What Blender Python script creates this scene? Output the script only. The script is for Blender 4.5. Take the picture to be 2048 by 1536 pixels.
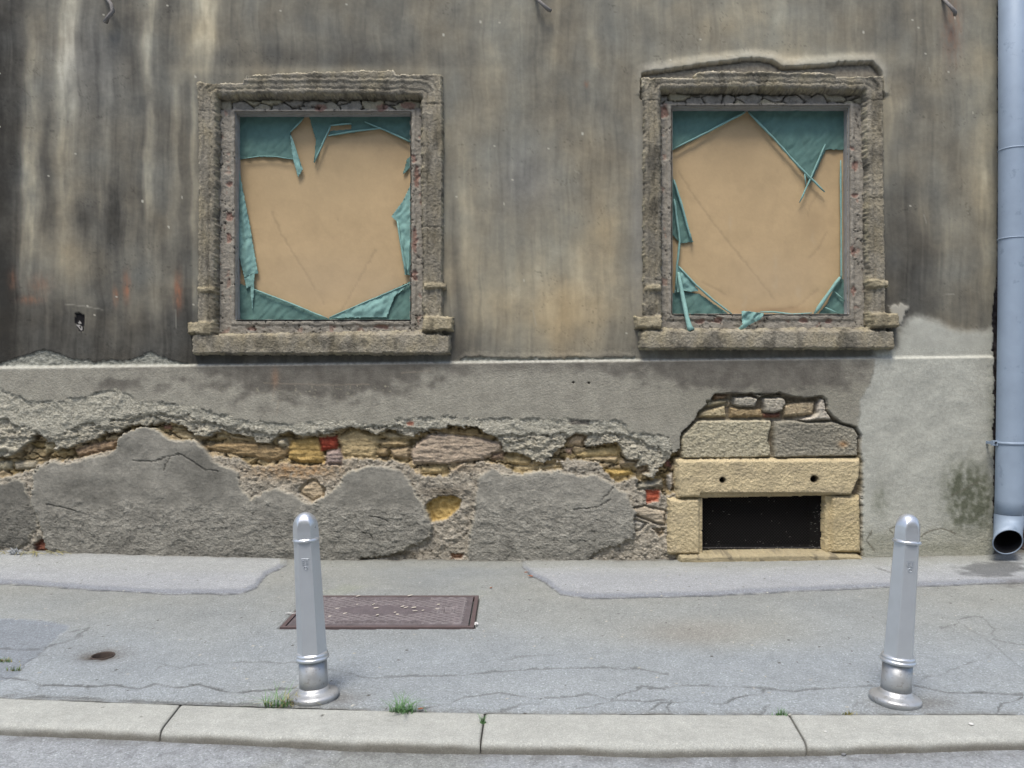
import bpy, bmesh, math, random
import numpy as np
from mathutils import Vector, Matrix, Euler

for o in list(bpy.data.objects):
    bpy.data.objects.remove(o)
sc = bpy.context.scene
COL = sc.collection
R = math.radians

# ------------------------------------------------------------ camera, sky, sun, exposure
F, HC, D = 1593.0, 1.5, 6.9          # focal length (in photo pixels), eye height, distance to the wall (m)
S = D / F
cam_d = bpy.data.cameras.new("camera"); cam = bpy.data.objects.new("camera", cam_d); COL.objects.link(cam)
cam_d.sensor_width = 36.0; cam_d.lens = 36.0 * F / 2048.0
cam_d.clip_start = 0.05; cam_d.clip_end = 500
cam.location = (0, 0, HC); cam.rotation_euler = (R(90), 0, 0)
sc.camera = cam

SUN_EL, SUN_AZ = 66.0, 200.0     # azimuth clockwise from +Y (wall side); 200 = behind the camera, a little to the left
w = bpy.data.worlds.new("World"); sc.world = w; w.use_nodes = True
nt = w.node_tree; nt.nodes.clear()
sky = nt.nodes.new("ShaderNodeTexSky"); sky.sky_type = 'NISHITA'; sky.sun_disc = False
sky.sun_elevation = R(SUN_EL); sky.sun_rotation = R(SUN_AZ)
sky.air_density = 1.0; sky.dust_density = 2.5; sky.ozone_density = 1.0
bg = nt.nodes.new("ShaderNodeBackground"); bg.inputs[1].default_value = 0.112
wo = nt.nodes.new("ShaderNodeOutputWorld")
nt.links.new(sky.outputs[0], bg.inputs[0]); nt.links.new(bg.outputs[0], wo.inputs[0])
sd = bpy.data.lights.new("sun", 'SUN'); so = bpy.data.objects.new("sun", sd); COL.objects.link(so)
sd.energy = 1.9; sd.angle = R(20); sd.color = (1.0, 0.95, 0.87)
az, el = R(SUN_AZ), R(SUN_EL)
sdir = Vector((math.sin(az) * math.cos(el), math.cos(az) * math.cos(el), math.sin(el)))
so.rotation_euler = sdir.to_track_quat('Z', 'Y').to_euler(); so.location = (-2, -3, 8)
vs = sc.view_settings
vs.view_transform = 'Standard'; vs.look = 'None'; vs.gamma = 1.0; vs.use_curve_mapping = False
vs.exposure = 1.02
sc.cycles.use_denoising = True
sc.cycles.max_bounces = 5; sc.cycles.diffuse_bounces = 3; sc.cycles.transparent_max_bounces = 8

# ------------------------------------------------------------ helpers
def link(o, parent=None):
    COL.objects.link(o)
    if parent is not None: o.parent = parent
    return o
def tag(o, label=None, cat=None, group=None, kind=None):
    if label: o["label"] = label
    if cat: o["category"] = cat
    if group: o["group"] = group
    if kind: o["kind"] = kind
    return o
def empty(name, loc=(0, 0, 0), rot=(0, 0, 0)):
    o = bpy.data.objects.new(name, None); o.location = loc; o.rotation_euler = rot; o.empty_display_size = 0.1
    return link(o)
def W(px, py, Y=D):
    return ((px - 1024) / F * Y, Y, HC - (py - 768) / F * Y)
def G(px, py, z=0.0):
    Y = (HC - z) * F / (py - 768); return ((px - 1024) / F * Y, Y, z)

_rs = np.random.RandomState(7)
_ANG = _rs.rand(8, 256, 256) * 2 * np.pi
_GX, _GY = np.cos(_ANG), np.sin(_ANG)
def pn(x, y, s=0):
    s = s % 8
    xi = np.floor(x).astype(np.int64); yi = np.floor(y).astype(np.int64)
    fx = x - xi; fy = y - yi
    u = fx * fx * fx * (fx * (fx * 6 - 15) + 10); v = fy * fy * fy * (fy * (fy * 6 - 15) + 10)
    def g(a, b):
        i, j = (xi + a) & 255, (yi + b) & 255
        return _GX[s, i, j] * (fx - a) + _GY[s, i, j] * (fy - b)
    n0 = g(0, 0) * (1 - u) + g(1, 0) * u
    n1 = g(0, 1) * (1 - u) + g(1, 1) * u
    return (n0 * (1 - v) + n1 * v) * 1.5
def fbm(x, y, o=4, s=0, g=0.5, l=2.03):
    r = 0; a = 1.0; t = 0
    for k in range(o):
        r = r + a * pn(x + 17.3 * k, y - 9.7 * k, s + k); t += a; a *= g; x = x * l; y = y * l
    return r / t * 1.3
def vor(x, y, s=1):
    xi = np.floor(x).astype(np.int64); yi = np.floor(y).astype(np.int64)
    d1 = np.full(x.shape, 9.0); d2 = np.full(x.shape, 9.0); idv = np.zeros(x.shape)
    for a in (-1, 0, 1):
        for b in (-1, 0, 1):
            i, j = (xi + a) & 255, (yi + b) & 255
            cx = xi + a + _ANG[s, i, j] / 6.2832; cy = yi + b + _ANG[(s + 1) % 8, i, j] / 6.2832
            d = np.hypot(x - cx, y - cy)
            m = d < d1
            d2 = np.where(m, d1, np.minimum(d2, d)); idv = np.where(m, _ANG[(s + 2) % 8, i, j] / 6.2832, idv); d1 = np.where(m, d, d1)
    return d1, d2, idv
def sst(a, b, x):
    t = np.clip((x - a) / (b - a), 0, 1); return t * t * (3 - 2 * t)
def sdist(poly, X, Y, far=40.0):
    """signed distance (positive inside), computed only near the polygon's box"""
    P = np.array(poly, float); out = np.full(X.shape, -far)
    m = (X > P[:, 0].min() - far) & (X < P[:, 0].max() + far) & (Y > P[:, 1].min() - far) & (Y < P[:, 1].max() + far)
    if not m.any(): return out
    x = X[m]; y = Y[m]; d = np.full(x.shape, 1e9); ins = np.zeros(x.shape, bool)
    n = len(P)
    for i in range(n):
        ax, ay = P[i]; bx, by = P[(i + 1) % n]
        ex, ey = bx - ax, by - ay; L = ex * ex + ey * ey + 1e-9
        t = np.clip(((x - ax) * ex + (y - ay) * ey) / L, 0, 1)
        d = np.minimum(d, np.hypot(x - ax - t * ex, y - ay - t * ey))
        if ay != by:
            c = (ay > y) != (by > y)
            ins ^= c & (x < (bx - ax) * (y - ay) / (by - ay) + ax)
    out[m] = np.where(ins, d, -d); return out
def ldist(line, X, Y, far=12.0):
    """distance to an open polyline"""
    P = np.array(line, float); out = np.full(X.shape, far)
    for (ax, ay), (bx, by) in zip(P[:-1], P[1:]):
        m = (X > min(ax, bx) - far) & (X < max(ax, bx) + far) & (Y > min(ay, by) - far) & (Y < max(ay, by) + far)
        if not m.any(): continue
        x = X[m]; y = Y[m]; ex, ey = bx - ax, by - ay; L = ex * ex + ey * ey + 1e-9
        t = np.clip(((x - ax) * ex + (y - ay) * ey) / L, 0, 1)
        out[m] = np.minimum(out[m], np.hypot(x - ax - t * ex, y - ay - t * ey))
    return out
def blob(X, Y, cx, cy, rx, ry, p=1.0):
    return np.exp(-(((X - cx) / rx) ** 2 + ((Y - cy) / ry) ** 2) * p)
def lin(c):
    c = np.clip(np.asarray(c, float) / 255.0, 0, 1)
    return np.where(c <= 0.04045, c / 12.92, ((c + 0.055) / 1.055) ** 2.4)
def mix(a, b, t):
    return a * (1 - t[..., None]) + np.asarray(b, float) * t[..., None]

def grid_mesh(name, V, col, rough, mat, parent=None, keep=None, up=False, smooth=True):
    """V: rows x cols x 3; col: rows x cols x 3 linear albedo; keep: cell mask"""
    r, c = V.shape[:2]
    a = (np.arange(r - 1)[:, None] * c + np.arange(c - 1)[None, :])
    q = np.stack([a, a + 1, a + c + 1, a + c] if up else [a, a + c, a + c + 1, a + 1], -1).reshape(-1, 4)
    if keep is not None: q = q[keep.reshape(-1)]
    used = np.zeros(r * c, bool); used[q.ravel()] = True
    idx = np.cumsum(used) - 1; q = idx[q]
    v = V.reshape(-1, 3)[used]; n = len(q)
    me = bpy.data.meshes.new(name)
    me.vertices.add(len(v)); me.vertices.foreach_set("co", v.astype(np.float32).ravel())
    me.loops.add(n * 4); me.loops.foreach_set("vertex_index", q.astype(np.int32).ravel())
    me.polygons.add(n); me.polygons.foreach_set("loop_start", np.arange(0, n * 4, 4, dtype=np.int32))
    me.update(calc_edges=True)
    me.polygons.foreach_set("use_smooth", np.full(n, smooth))
    ca = me.attributes.new("Col", 'FLOAT_COLOR', 'POINT')
    cc = np.ones((len(v), 4), np.float32); cc[:, :3] = np.clip(col.reshape(-1, 3)[used], 0.003, 0.9)
    ca.data.foreach_set("color", cc.ravel())
    ra = me.attributes.new("rough", 'FLOAT', 'POINT')
    rr = np.broadcast_to(np.asarray(rough, float), (r, c)).reshape(-1)[used]
    ra.data.foreach_set("value", rr.astype(np.float32))
    me.materials.append(mat)
    o = bpy.data.objects.new(name, me)
    return link(o, parent)
def bm_obj(name, bm, mat, parent=None, smooth=False):
    me = bpy.data.meshes.new(name)
    bmesh.ops.recalc_face_normals(bm, faces=bm.faces)
    bm.to_mesh(me); bm.free()
    if smooth:
        for p in me.polygons: p.use_smooth = True
    me.materials.append(mat)
    return link(bpy.data.objects.new(name, me), parent)
def add_tube(bm, pts, rad, n=10, caps=True):
    pts = [Vector(p) for p in pts]
    rads = rad if isinstance(rad, (list, tuple)) else [rad] * len(pts)
    rings = []; prev = None
    for i, p in enumerate(pts):
        t = (pts[min(i + 1, len(pts) - 1)] - pts[max(i - 1, 0)]).normalized()
        if prev is None:
            a = Vector((0, 1, 0)) if abs(t.y) < 0.9 else Vector((1, 0, 0))
        else: a = prev
        u = (a - t * a.dot(t)).normalized(); prev = u; v = t.cross(u)
        rings.append([bm.verts.new(p + (u * math.cos(2 * math.pi * k / n) + v * math.sin(2 * math.pi * k / n)) * rads[i]) for k in range(n)])
    for r0, r1 in zip(rings, rings[1:]):
        for k in range(n): bm.faces.new((r0[k], r0[(k + 1) % n], r1[(k + 1) % n], r1[k]))
    if caps: bm.faces.new(rings[0][::-1]); bm.faces.new(rings[-1])
def add_box(bm, x0, x1, y0, y1, z0, z1):
    v = [bm.verts.new((x, y, z)) for x in (x0, x1) for y in (y0, y1) for z in (z0, z1)]
    for f in ((0, 1, 3, 2), (4, 6, 7, 5), (0, 4, 5, 1), (2, 3, 7, 6), (0, 2, 6, 4), (1, 5, 7, 3)):
        bm.faces.new([v[i] for i in f])
def add_lathe(bm, prof, n=48, sides=None, rot=0.0):
    rings = []
    for r_, z in prof:
        ring = []
        for k in range(n):
            a = 2 * math.pi * k / n
            rr = r_
            if sides:
                step = 2 * math.pi / sides; t = ((a - rot) % step) - step / 2
                rr = r_ * math.cos(step / 2) / math.cos(t)
            ring.append(bm.verts.new((rr * math.cos(a), rr * math.sin(a), z)))
        rings.append(ring)
    for r0, r1 in zip(rings, rings[1:]):
        for k in range(n): bm.faces.new((r0[k], r0[(k + 1) % n], r1[(k + 1) % n], r1[k]))
    bm.faces.new(rings[0][::-1]); bm.faces.new(rings[-1])

# ------------------------------------------------------------ materials
def new_mat(name):
    m = bpy.data.materials.new(name); m.use_nodes = True
    N = m.node_tree.nodes; L = m.node_tree.links; b = N["Principled BSDF"]
    return m, N, L, b
def math_n(N, L, op, a, b=None, clamp=False):
    n = N.new("ShaderNodeMath"); n.operation = op; n.use_clamp = clamp
    for i, x in enumerate((a, b)):
        if x is None: continue
        if isinstance(x, (int, float)): n.inputs[i].default_value = x
        else: L.new(x, n.inputs[i])
    return n.outputs[0]
def noise(N, L, co, scale, detail=3, rough=0.55):
    n = N.new("ShaderNodeTexNoise"); n.inputs["Scale"].default_value = scale
    n.inputs["Detail"].default_value = detail; n.inputs["Roughness"].default_value = rough
    L.new(co, n.inputs["Vector"]); return n.outputs["Fac"]
def ramp(N, L, x, lo, hi, a=0.0, b=1.0):
    n = N.new("ShaderNodeMapRange"); n.inputs[1].default_value = lo; n.inputs[2].default_value = hi
    n.inputs[3].default_value = a; n.inputs[4].default_value = b; L.new(x, n.inputs[0]); return n.outputs[0]
def attr_mat(name, fine=(160, 0.16), mid=(28, 0.12), bump=(150, 0.006), grit=None, rough=0.92, spec=0.25, pit=0.0):
    """colour from the 'Col' attribute, broken up with noise; bump scaled by the 'rough' attribute"""
    m, N, L, b = new_mat(name)
    tc = N.new("ShaderNodeTexCoord"); co = tc.outputs["Object"]
    at = N.new("ShaderNodeAttribute"); at.attribute_name = "Col"
    ar = N.new("ShaderNodeAttribute"); ar.attribute_name = "rough"; rv = ar.outputs["Fac"]
    n1 = noise(N, L, co, fine[0], 3, 0.6); n2 = noise(N, L, co, mid[0], 4, 0.6)
    f1 = ramp(N, L, n1, 0.25, 0.75, 1 - fine[1], 1 + fine[1]); f2 = ramp(N, L, n2, 0.25, 0.75, 1 - mid[1], 1 + mid[1])
    f = math_n(N, L, 'MULTIPLY', f1, f2)
    if grit:
        v = N.new("ShaderNodeTexVoronoi"); v.inputs["Scale"].default_value = grit[0]; L.new(co, v.inputs["Vector"])
        sx = N.new("ShaderNodeSeparateColor"); L.new(v.outputs["Color"], sx.inputs[0])
        f3 = ramp(N, L, sx.outputs[0], 0.0, 1.0, 1 - grit[1], 1 + grit[1])
        # a few pale chips of stone among the rest
        f4 = ramp(N, L, sx.outputs[1], 0.88, 1.0, 1.0, 1 + grit[1] * 2.2)
        f = math_n(N, L, 'MULTIPLY', f, math_n(N, L, 'MULTIPLY', f3, f4))
    vm = N.new("ShaderNodeVectorMath"); vm.operation = 'SCALE'
    L.new(at.outputs["Color"], vm.inputs[0]); L.new(f, vm.inputs["Scale"])
    L.new(vm.outputs[0], b.inputs["Base Color"])
    b.inputs["Roughness"].default_value = rough; b.inputs["Specular IOR Level"].default_value = spec
    nb = noise(N, L, co, bump[0], 5, 0.65)
    h = math_n(N, L, 'MULTIPLY', nb, rv)
    if pit:
        v2 = N.new("ShaderNodeTexVoronoi"); v2.inputs["Scale"].default_value = bump[0] * 0.45; L.new(co, v2.inputs["Vector"])
        h = math_n(N, L, 'ADD', h, math_n(N, L, 'MULTIPLY', math_n(N, L, 'MULTIPLY', v2.outputs["Distance"], rv), pit))
    if grit:
        h = math_n(N, L, 'ADD', h, math_n(N, L, 'MULTIPLY', v.outputs["Distance"], -grit[2]))
    bp = N.new("ShaderNodeBump"); bp.inputs["Strength"].default_value = 1.0; bp.inputs["Distance"].default_value = bump[1]
    L.new(h, bp.inputs["Height"]); L.new(bp.outputs[0], b.inputs["Normal"])
    return m
def plain_mat(name, rgb, rough=0.6, metal=0.0, var=0.1, scale=30, bump=0.0, spec=0.4, alpha=1.0, spots=None, e=1.3):
    m, N, L, b = new_mat(name)
    tc = N.new("ShaderNodeTexCoord"); co = tc.outputs["Object"]
    n1 = noise(N, L, co, scale, 4, 0.6)
    f = ramp(N, L, n1, 0.25, 0.75, 1 - var, 1 + var)
    vm = N.new("ShaderNodeVectorMath"); vm.operation = 'SCALE'; vm.inputs[0].default_value = tuple(lin(rgb) / e); L.new(f, vm.inputs["Scale"])
    out = vm.outputs[0]
    if spots:
        ns = noise(N, L, co, spots[0], 4, 0.7); k = ramp(N, L, ns, spots[1], spots[1] + 0.07, 0, spots[3])
        mx = N.new("ShaderNodeMix"); mx.data_type = 'RGBA'; mx.inputs[7].default_value = (*(lin(spots[2]) / e), 1)
        L.new(k, mx.inputs[0]); L.new(out, mx.inputs[6]); out = mx.outputs[2]
    L.new(out, b.inputs["Base Color"])
    rr = ramp(N, L, n1, 0.2, 0.8, max(0, rough - 0.08), min(1, rough + 0.08)); L.new(rr, b.inputs["Roughness"])
    b.inputs["Metallic"].default_value = metal; b.inputs["Specular IOR Level"].default_value = spec
    b.inputs["Alpha"].default_value = alpha
    if bump:
        bp = N.new("ShaderNodeBump"); bp.inputs["Distance"].default_value = bump
        L.new(noise(N, L, co, scale * 4, 3, 0.6), bp.inputs["Height"]); L.new(bp.outputs[0], b.inputs["Normal"])
    return m

M_WALL = attr_mat("old_plaster", fine=(190, 0.10), mid=(16, 0.07), bump=(120, 0.004), pit=0.2)
M_PLINTH = attr_mat("broken_render_and_rubble", fine=(170, 0.22), mid=(34, 0.13), bump=(130, 0.005), pit=0.5)
M_STONE = attr_mat("weathered_sandstone", fine=(130, 0.20), mid=(30, 0.16), bump=(90, 0.007), pit=0.4)
M_YSTONE = attr_mat("yellow_sandstone", fine=(140, 0.13), mid=(22, 0.10), bump=(80, 0.012), pit=0.6)
M_BOARD = attr_mat("fibreboard", fine=(260, 0.05), mid=(9, 0.02), bump=(200, 0.0012), rough=0.7)
M_ASPH = attr_mat("worn_asphalt", fine=(260, 0.12), mid=(8, 0.06), bump=(170, 0.004), grit=(135, 0.20, 0.5), rough=0.85, spec=0.35)
M_KERB = attr_mat("granite_kerb", fine=(330, 0.16), mid=(14, 0.07), bump=(160, 0.003), grit=(230, 0.12, 0.1), rough=0.85, spec=0.3)
M_IRON = attr_mat("cast_iron", fine=(120, 0.2), mid=(12, 0.15), bump=(120, 0.003), rough=0.6, spec=0.4)
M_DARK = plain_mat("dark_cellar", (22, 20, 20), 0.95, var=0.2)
M_CORE = plain_mat("masonry_core", (60, 55, 50), 0.95)
M_SILVER = plain_mat("silver_bollard_paint", (206, 211, 216), 0.33, metal=0.7, var=0.06, scale=9, bump=0.0005, e=1.15)
M_DRUM = plain_mat("scuffed_bollard_paint", (196, 199, 201), 0.4, metal=0.5, var=0.10, scale=16, bump=0.0012, spots=(44, 0.56, (150, 144, 134), 0.5), e=1.5)
M_ZINC = plain_mat("zinc_downpipe", (156, 172, 190), 0.6, metal=0.1, var=0.08, scale=5, bump=0.0006, spots=(9, 0.60, (120, 136, 152), 0.45))
M_ZINCD = plain_mat("pipe_inside", (28, 28, 30), 0.8)
M_FAB = plain_mat("dark_green_fabric", (100, 135, 127), 0.85, var=0.14, scale=18, bump=0.0010, alpha=0.93)
M_PALEFAB = plain_mat("pale_green_fabric", (134, 174, 167), 0.85, var=0.16, scale=30, bump=0.0012)  # same fabric in a paler, opaque tone, for rolls and some flat flaps
M_RUST = plain_mat("rusty_iron", (136, 132, 128), 0.8, var=0.25, scale=60, bump=0.002)
M_WIRE = plain_mat("black_wire", (30, 27, 25), 0.7)
M_GRASS = plain_mat("grass_blade", (110, 154, 98), 0.6, var=0.25, scale=60, e=1.6)
M_DRYG = plain_mat("dry_grass", (176, 168, 112), 0.7, var=0.25, scale=60, e=1.6)
M_WHITE = plain_mat("white_litter", (215, 215, 212), 0.7, var=0.06)
M_LEAF = plain_mat("dry_leaf", (150, 92, 62), 0.8, var=0.2, scale=80)
M_ORANGE = plain_mat("orange_filter", (205, 140, 80), 0.7, var=0.1)

# ------------------------------------------------------------ traced outlines (photo pixels)
def r4(*p): return [(x / 2.926, 680 + y / 2.926) for x, y in p]
def r5(*p): return [(640 + x / 2.926, 680 + y / 2.926) for x, y in p]
def r8(*p): return [(1220 + x / 5.69, 860 + y / 5.69) for x, y in p]
def z2(*p): return [(360 + x / 2.477, 120 + y / 2.477) for x, y in p]
def z3(*p): return [(1220 + x / 2.327, 80 + y / 2.327) for x, y in p]
def z6(*p): return [(1240 + x / 2.535, 720 + y / 2.535) for x, y in p]
def z7(*p): return [(1320 + x / 4.876, 770 + y / 4.876) for x, y in p]
def curve(pts): 
    P = sorted(pts); return [p[0] for p in P], [p[1] for p in P]

CA = curve([(-600, 780), (0, 775), (60, 800), (85, 803), (150, 797), (205, 785), (235, 777), (262, 790), (275, 800), (330, 807), (400, 813), (430, 826), (500, 842),
            (590, 850), (640, 842), (700, 838), (760, 852), (800, 838), (870, 836), (900, 833), (1000, 838), (1100, 836), (1180, 842), (1240, 838), (1262, 862), (1335, 872), (1340, 905), (2600, 905)])
CB = curve([(-600, 835), (0, 835), (24, 836), (30, 848), (60, 855), (100, 870), (133, 865), (150, 854), (167, 845), (190, 844), (220, 852), (224, 836), (245, 834), (280, 824), (308, 822), (340, 826),
            (376, 829), (410, 834), (425, 842), (470, 850), (560, 868), (640, 862), (700, 850), (800, 850), (1000, 868), (1240, 862), (1330, 900), (2600, 905)])
CC = curve([(-600, 920)] + r4((0, 690), (60, 680), (110, 650), (170, 600), (205, 560), (240, 562), (300, 610), (330, 645), (400, 630), (500, 600), (600, 550), (690, 545), (750, 505), (800, 495),
                 (960, 497), (1000, 485), (1060, 500), (1100, 530), (1160, 560), (1240, 560), (1300, 530), (1400, 560), (1500, 600), (1550, 612), (1600, 580), (1660, 550), (1700, 530), (1760, 560), (1850, 560)) +
           r5((60, 545), (130, 520), (200, 508), (260, 530), (330, 550), (400, 520), (480, 560), (540, 575), (600, 540), (640, 530), (710, 545), (750, 490), (820, 510), (900, 508), (960, 540), (1040, 570),
              (1070, 650), (1170, 665), (1220, 690), (1300, 722), (1350, 700), (1380, 650), (1430, 615), (1480, 545), (1540, 560), (1560, 630), (1640, 620), (1740, 590), (1760, 640), (1800, 700), (1870, 770), (1900, 800), (1960, 806), (2030, 700)) + [(1345, 905), (2600, 905)])
CD = curve([(-600, 960), (0, 953)] + r4((150, 760), (300, 700), (420, 700), (680, 630), (900, 520), (1170, 600), (1230, 680), (1400, 690), (1470, 742), (1700, 722), (1880, 742), (1990, 735)) +
           r5((20, 720), (130, 690), (330, 692), (520, 722), (600, 792), (740, 792), (830, 722), (950, 712), (1060, 732), (1180, 772), (1340, 742), (1440, 690), (1550, 700), (1640, 712), (1670, 770), (1730, 830), (1850, 805), (1900, 850), (2020, 900)) + [(1345, 985), (2600, 985)])
PATCH = [
    r4((330, 1330), (270, 1200), (240, 1060), (165, 960), (210, 860), (195, 780), (260, 735), (330, 715), (400, 730), (500, 700), (640, 672), (690, 620), (700, 575), (760, 530), (850, 508), (930, 530),
       (975, 575), (1080, 595), (1150, 590), (1200, 650), (1260, 720), (1330, 742), (1390, 780), (1410, 860), (1480, 942), (1560, 880), (1620, 868), (1700, 905), (1780, 945), (1830, 962), (1900, 920), (2000, 850)) +
    r5((140, 795), (200, 760), (280, 745), (370, 738), (440, 760), (520, 820), (560, 900), (600, 960), (625, 1020), (650, 1085), (650, 1135), (580, 1185), (480, 1228), (400, 1262), (240, 1270), (200, 1400)) + [(120, 1150)],
    r5((870, 1400), (865, 1230), (900, 1060), (915, 900), (930, 800), (1000, 750), (1060, 792), (1200, 780), (1400, 768), (1500, 800), (1590, 790), (1700, 842), (1790, 900), (1830, 985), (1835, 1100),
       (1820, 1165), (1740, 1192), (1600, 1238), (1560, 1290), (1560, 1400)),
    r4((-400, 830), (20, 840), (75, 815), (150, 830), (155, 900), (190, 960), (230, 1030), (225, 1090), (160, 1180), (100, 1215), (-400, 1230)),
]
# rubble stones and bricks: outline, how far it stands out of the mortar bed (m), colour
STONES = [
    (r4((240, 605), (320, 600), (312, 650), (250, 662)), .030, (168, 152, 112)), (r4((62, 718), (205, 708), (195, 758), (75, 765)), .028, (158, 148, 125)),
    (r4((-60, 712), (52, 710), (50, 762), (-60, 765)), .028, (160, 150, 120)), (r4((420, 645), (540, 602), (680, 585), (660, 640), (560, 662), (440, 692)), .025, (150, 120, 88)),
    (r4((1000, 502), (1080, 512), (1068, 532), (1000, 527)), .03, (165, 145, 100)), (r4((945, 505), (990, 500), (990, 522), (950, 520)), .03, (170, 115, 95)),
    (r4((1250, 545), (1330, 545), (1330, 580), (1258, 592)), .022, (160, 140, 95)), (r4((1337, 552), (1480, 570), (1500, 602), (1340, 587)), .03, (165, 142, 98)),
    (r4((1180, 612), (1400, 600), (1560, 606), (1690, 640), (1670, 690), (1560, 722), (1480, 690), (1400, 680), (1300, 662), (1200, 645)), .030, (150, 122, 78)),
    (r4((1010, 545), (1130, 560), (1160, 590), (1060, 588)), .02, (172, 152, 110)),
    (r4((1610, 580), (1670, 575), (1682, 615), (1650, 632), (1615, 612)), .055, (170, 158, 130)), (r4((1690, 592), (1850, 568), (1885, 650), (1895, 722), (1760, 722), (1680, 700)), .028, (184, 146, 70)),
    (r4((1862, 574), (1972, 564), (1966, 640), (1872, 652)), .034, (158, 62, 42)), (r4((1902, 655), (1985, 638), (2003, 680), (1998, 732), (1905, 732)), .050, (150, 128, 120)),
    (r5((95, 575), (200, 515), (280, 548), (345, 562), (330, 640), (322, 692), (130, 682)), .022, (182, 156, 104)), (r5((348, 548), (400, 530), (520, 567), (562, 577), (400, 587)), .030, (166, 148, 108)),
    (r5((348, 592), (400, 590), (520, 602), (512, 625), (352, 627)), .036, (172, 146, 98)), (r5((332, 637), (395, 632), (390, 682), (332, 682)), .03, (156, 130, 86)),
    (r5((402, 642), (520, 627), (525, 702), (422, 692)), .034, (160, 136, 100)),
    (r5((525, 660), (560, 605), (640, 548), (720, 545), (900, 565), (1060, 600), (1070, 650), (950, 706), (740, 732), (540, 727)), .046, (164, 144, 122)),
    (r5((640, 525), (740, 520), (900, 540), (960, 560), (880, 565), (720, 545)), .02, (184, 152, 98)),
    (r5((1008, 665), (1078, 660), (1077, 700), (1000, 706)), .03, (128, 104, 82)), (r5((1075, 682), (1180, 672), (1240, 700), (1222, 742), (1090, 722)), .022, (176, 150, 98)),
    (r5((1440, 582), (1500, 545), (1562, 560), (1540, 622), (1450, 622)), .04, (166, 142, 108)), (r5((1440, 642), (1480, 635), (1476, 670), (1440, 667)), .03, (172, 140, 116)),
    (r5((1480, 672), (1640, 632), (1760, 622), (1762, 680), (1640, 692), (1540, 690)), .02, (186, 158, 98)), (r5((1550, 692), (1742, 682), (1752, 710), (1722, 722), (1570, 707)), .04, (166, 144, 104)),
    (r5((1757, 702), (1868, 702), (1850, 737), (1762, 737)), .045, (160, 140, 108)), (r5((1655, 755), (1820, 760), (1840, 790), (1720, 805)), .018, (196, 158, 74)),
    (r5((580, 745), (740, 735), (730, 785), (600, 790)), .02, (180, 154, 100)),
    (r5((1120, 740), (1300, 735), (1400, 720), (1420, 755), (1200, 775)), .02, (178, 154, 106)),
    (r5((622, 965), (690, 920), (780, 915), (830, 935), (812, 992), (740, 1052), (650, 1066), (622, 1010)), -.03, (188, 152, 74)),
    (r4((1740, 890), (1790, 830), (1840, 813), (1902, 872), (1895, 922), (1820, 948)), .030, (176, 154, 120)),
    (r5((765, 1255), (838, 1255), (832, 1278), (772, 1282)), .035, (176, 122, 86)), (r5((1390, 1288), (1460, 1288), (1450, 1300), (1400, 1300)), .05, (120, 84, 60)),
    (r8((310, 612), (600, 560), (612, 650), (400, 682), (310, 690)), .040, (142, 136, 118)), (r8((412, 690), (572, 690), (562, 800), (430, 842)), .014, (176, 82, 56)),
    (r8((255, 880), (400, 858), (642, 920), (642, 1092), (540, 1080), (420, 1032), (250, 962)), .050, (160, 146, 124)), (r8((268, 1010), (430, 1062), (360, 1152), (268, 1164)), .042, (156, 150, 138)),
    (r8((490, 1130), (625, 1130), (612, 1190), (560, 1212)), .035, (150, 130, 100)), (r8((650, 512), (732, 480), (732, 660), (690, 702), (660, 622)), .045, (162, 154, 142)),
    (r8((636, 350), (682, 350), (705, 430), (640, 422)), .03, (136, 84, 76)), (r8((300, 430), (430, 400), (440, 480), (320, 500)), .03, (150, 128, 96)),
    ([(66, 1090), (86, 1076), (106, 1084), (106, 1104), (70, 1106)], .02, (122, 72, 56)), (r4((-10, 870), (10, 870), (10, 910), (-10, 910)), .02, (120, 60, 45)),
]
HOLE = z7((190, 1800), (190, 540), (205, 470), (330, 350), (375, 265), (440, 205), (490, 150), (530, 88), (680, 84), (880, 82), (960, 118), (1060, 95), (1150, 75), (1280, 112), (1400, 128), (1570, 108), (1610, 150), (1622, 245),
          (1670, 300), (1760, 372), (1900, 408), (1950, 490), (1936, 600), (1945, 720), (1945, 1800))
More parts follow.
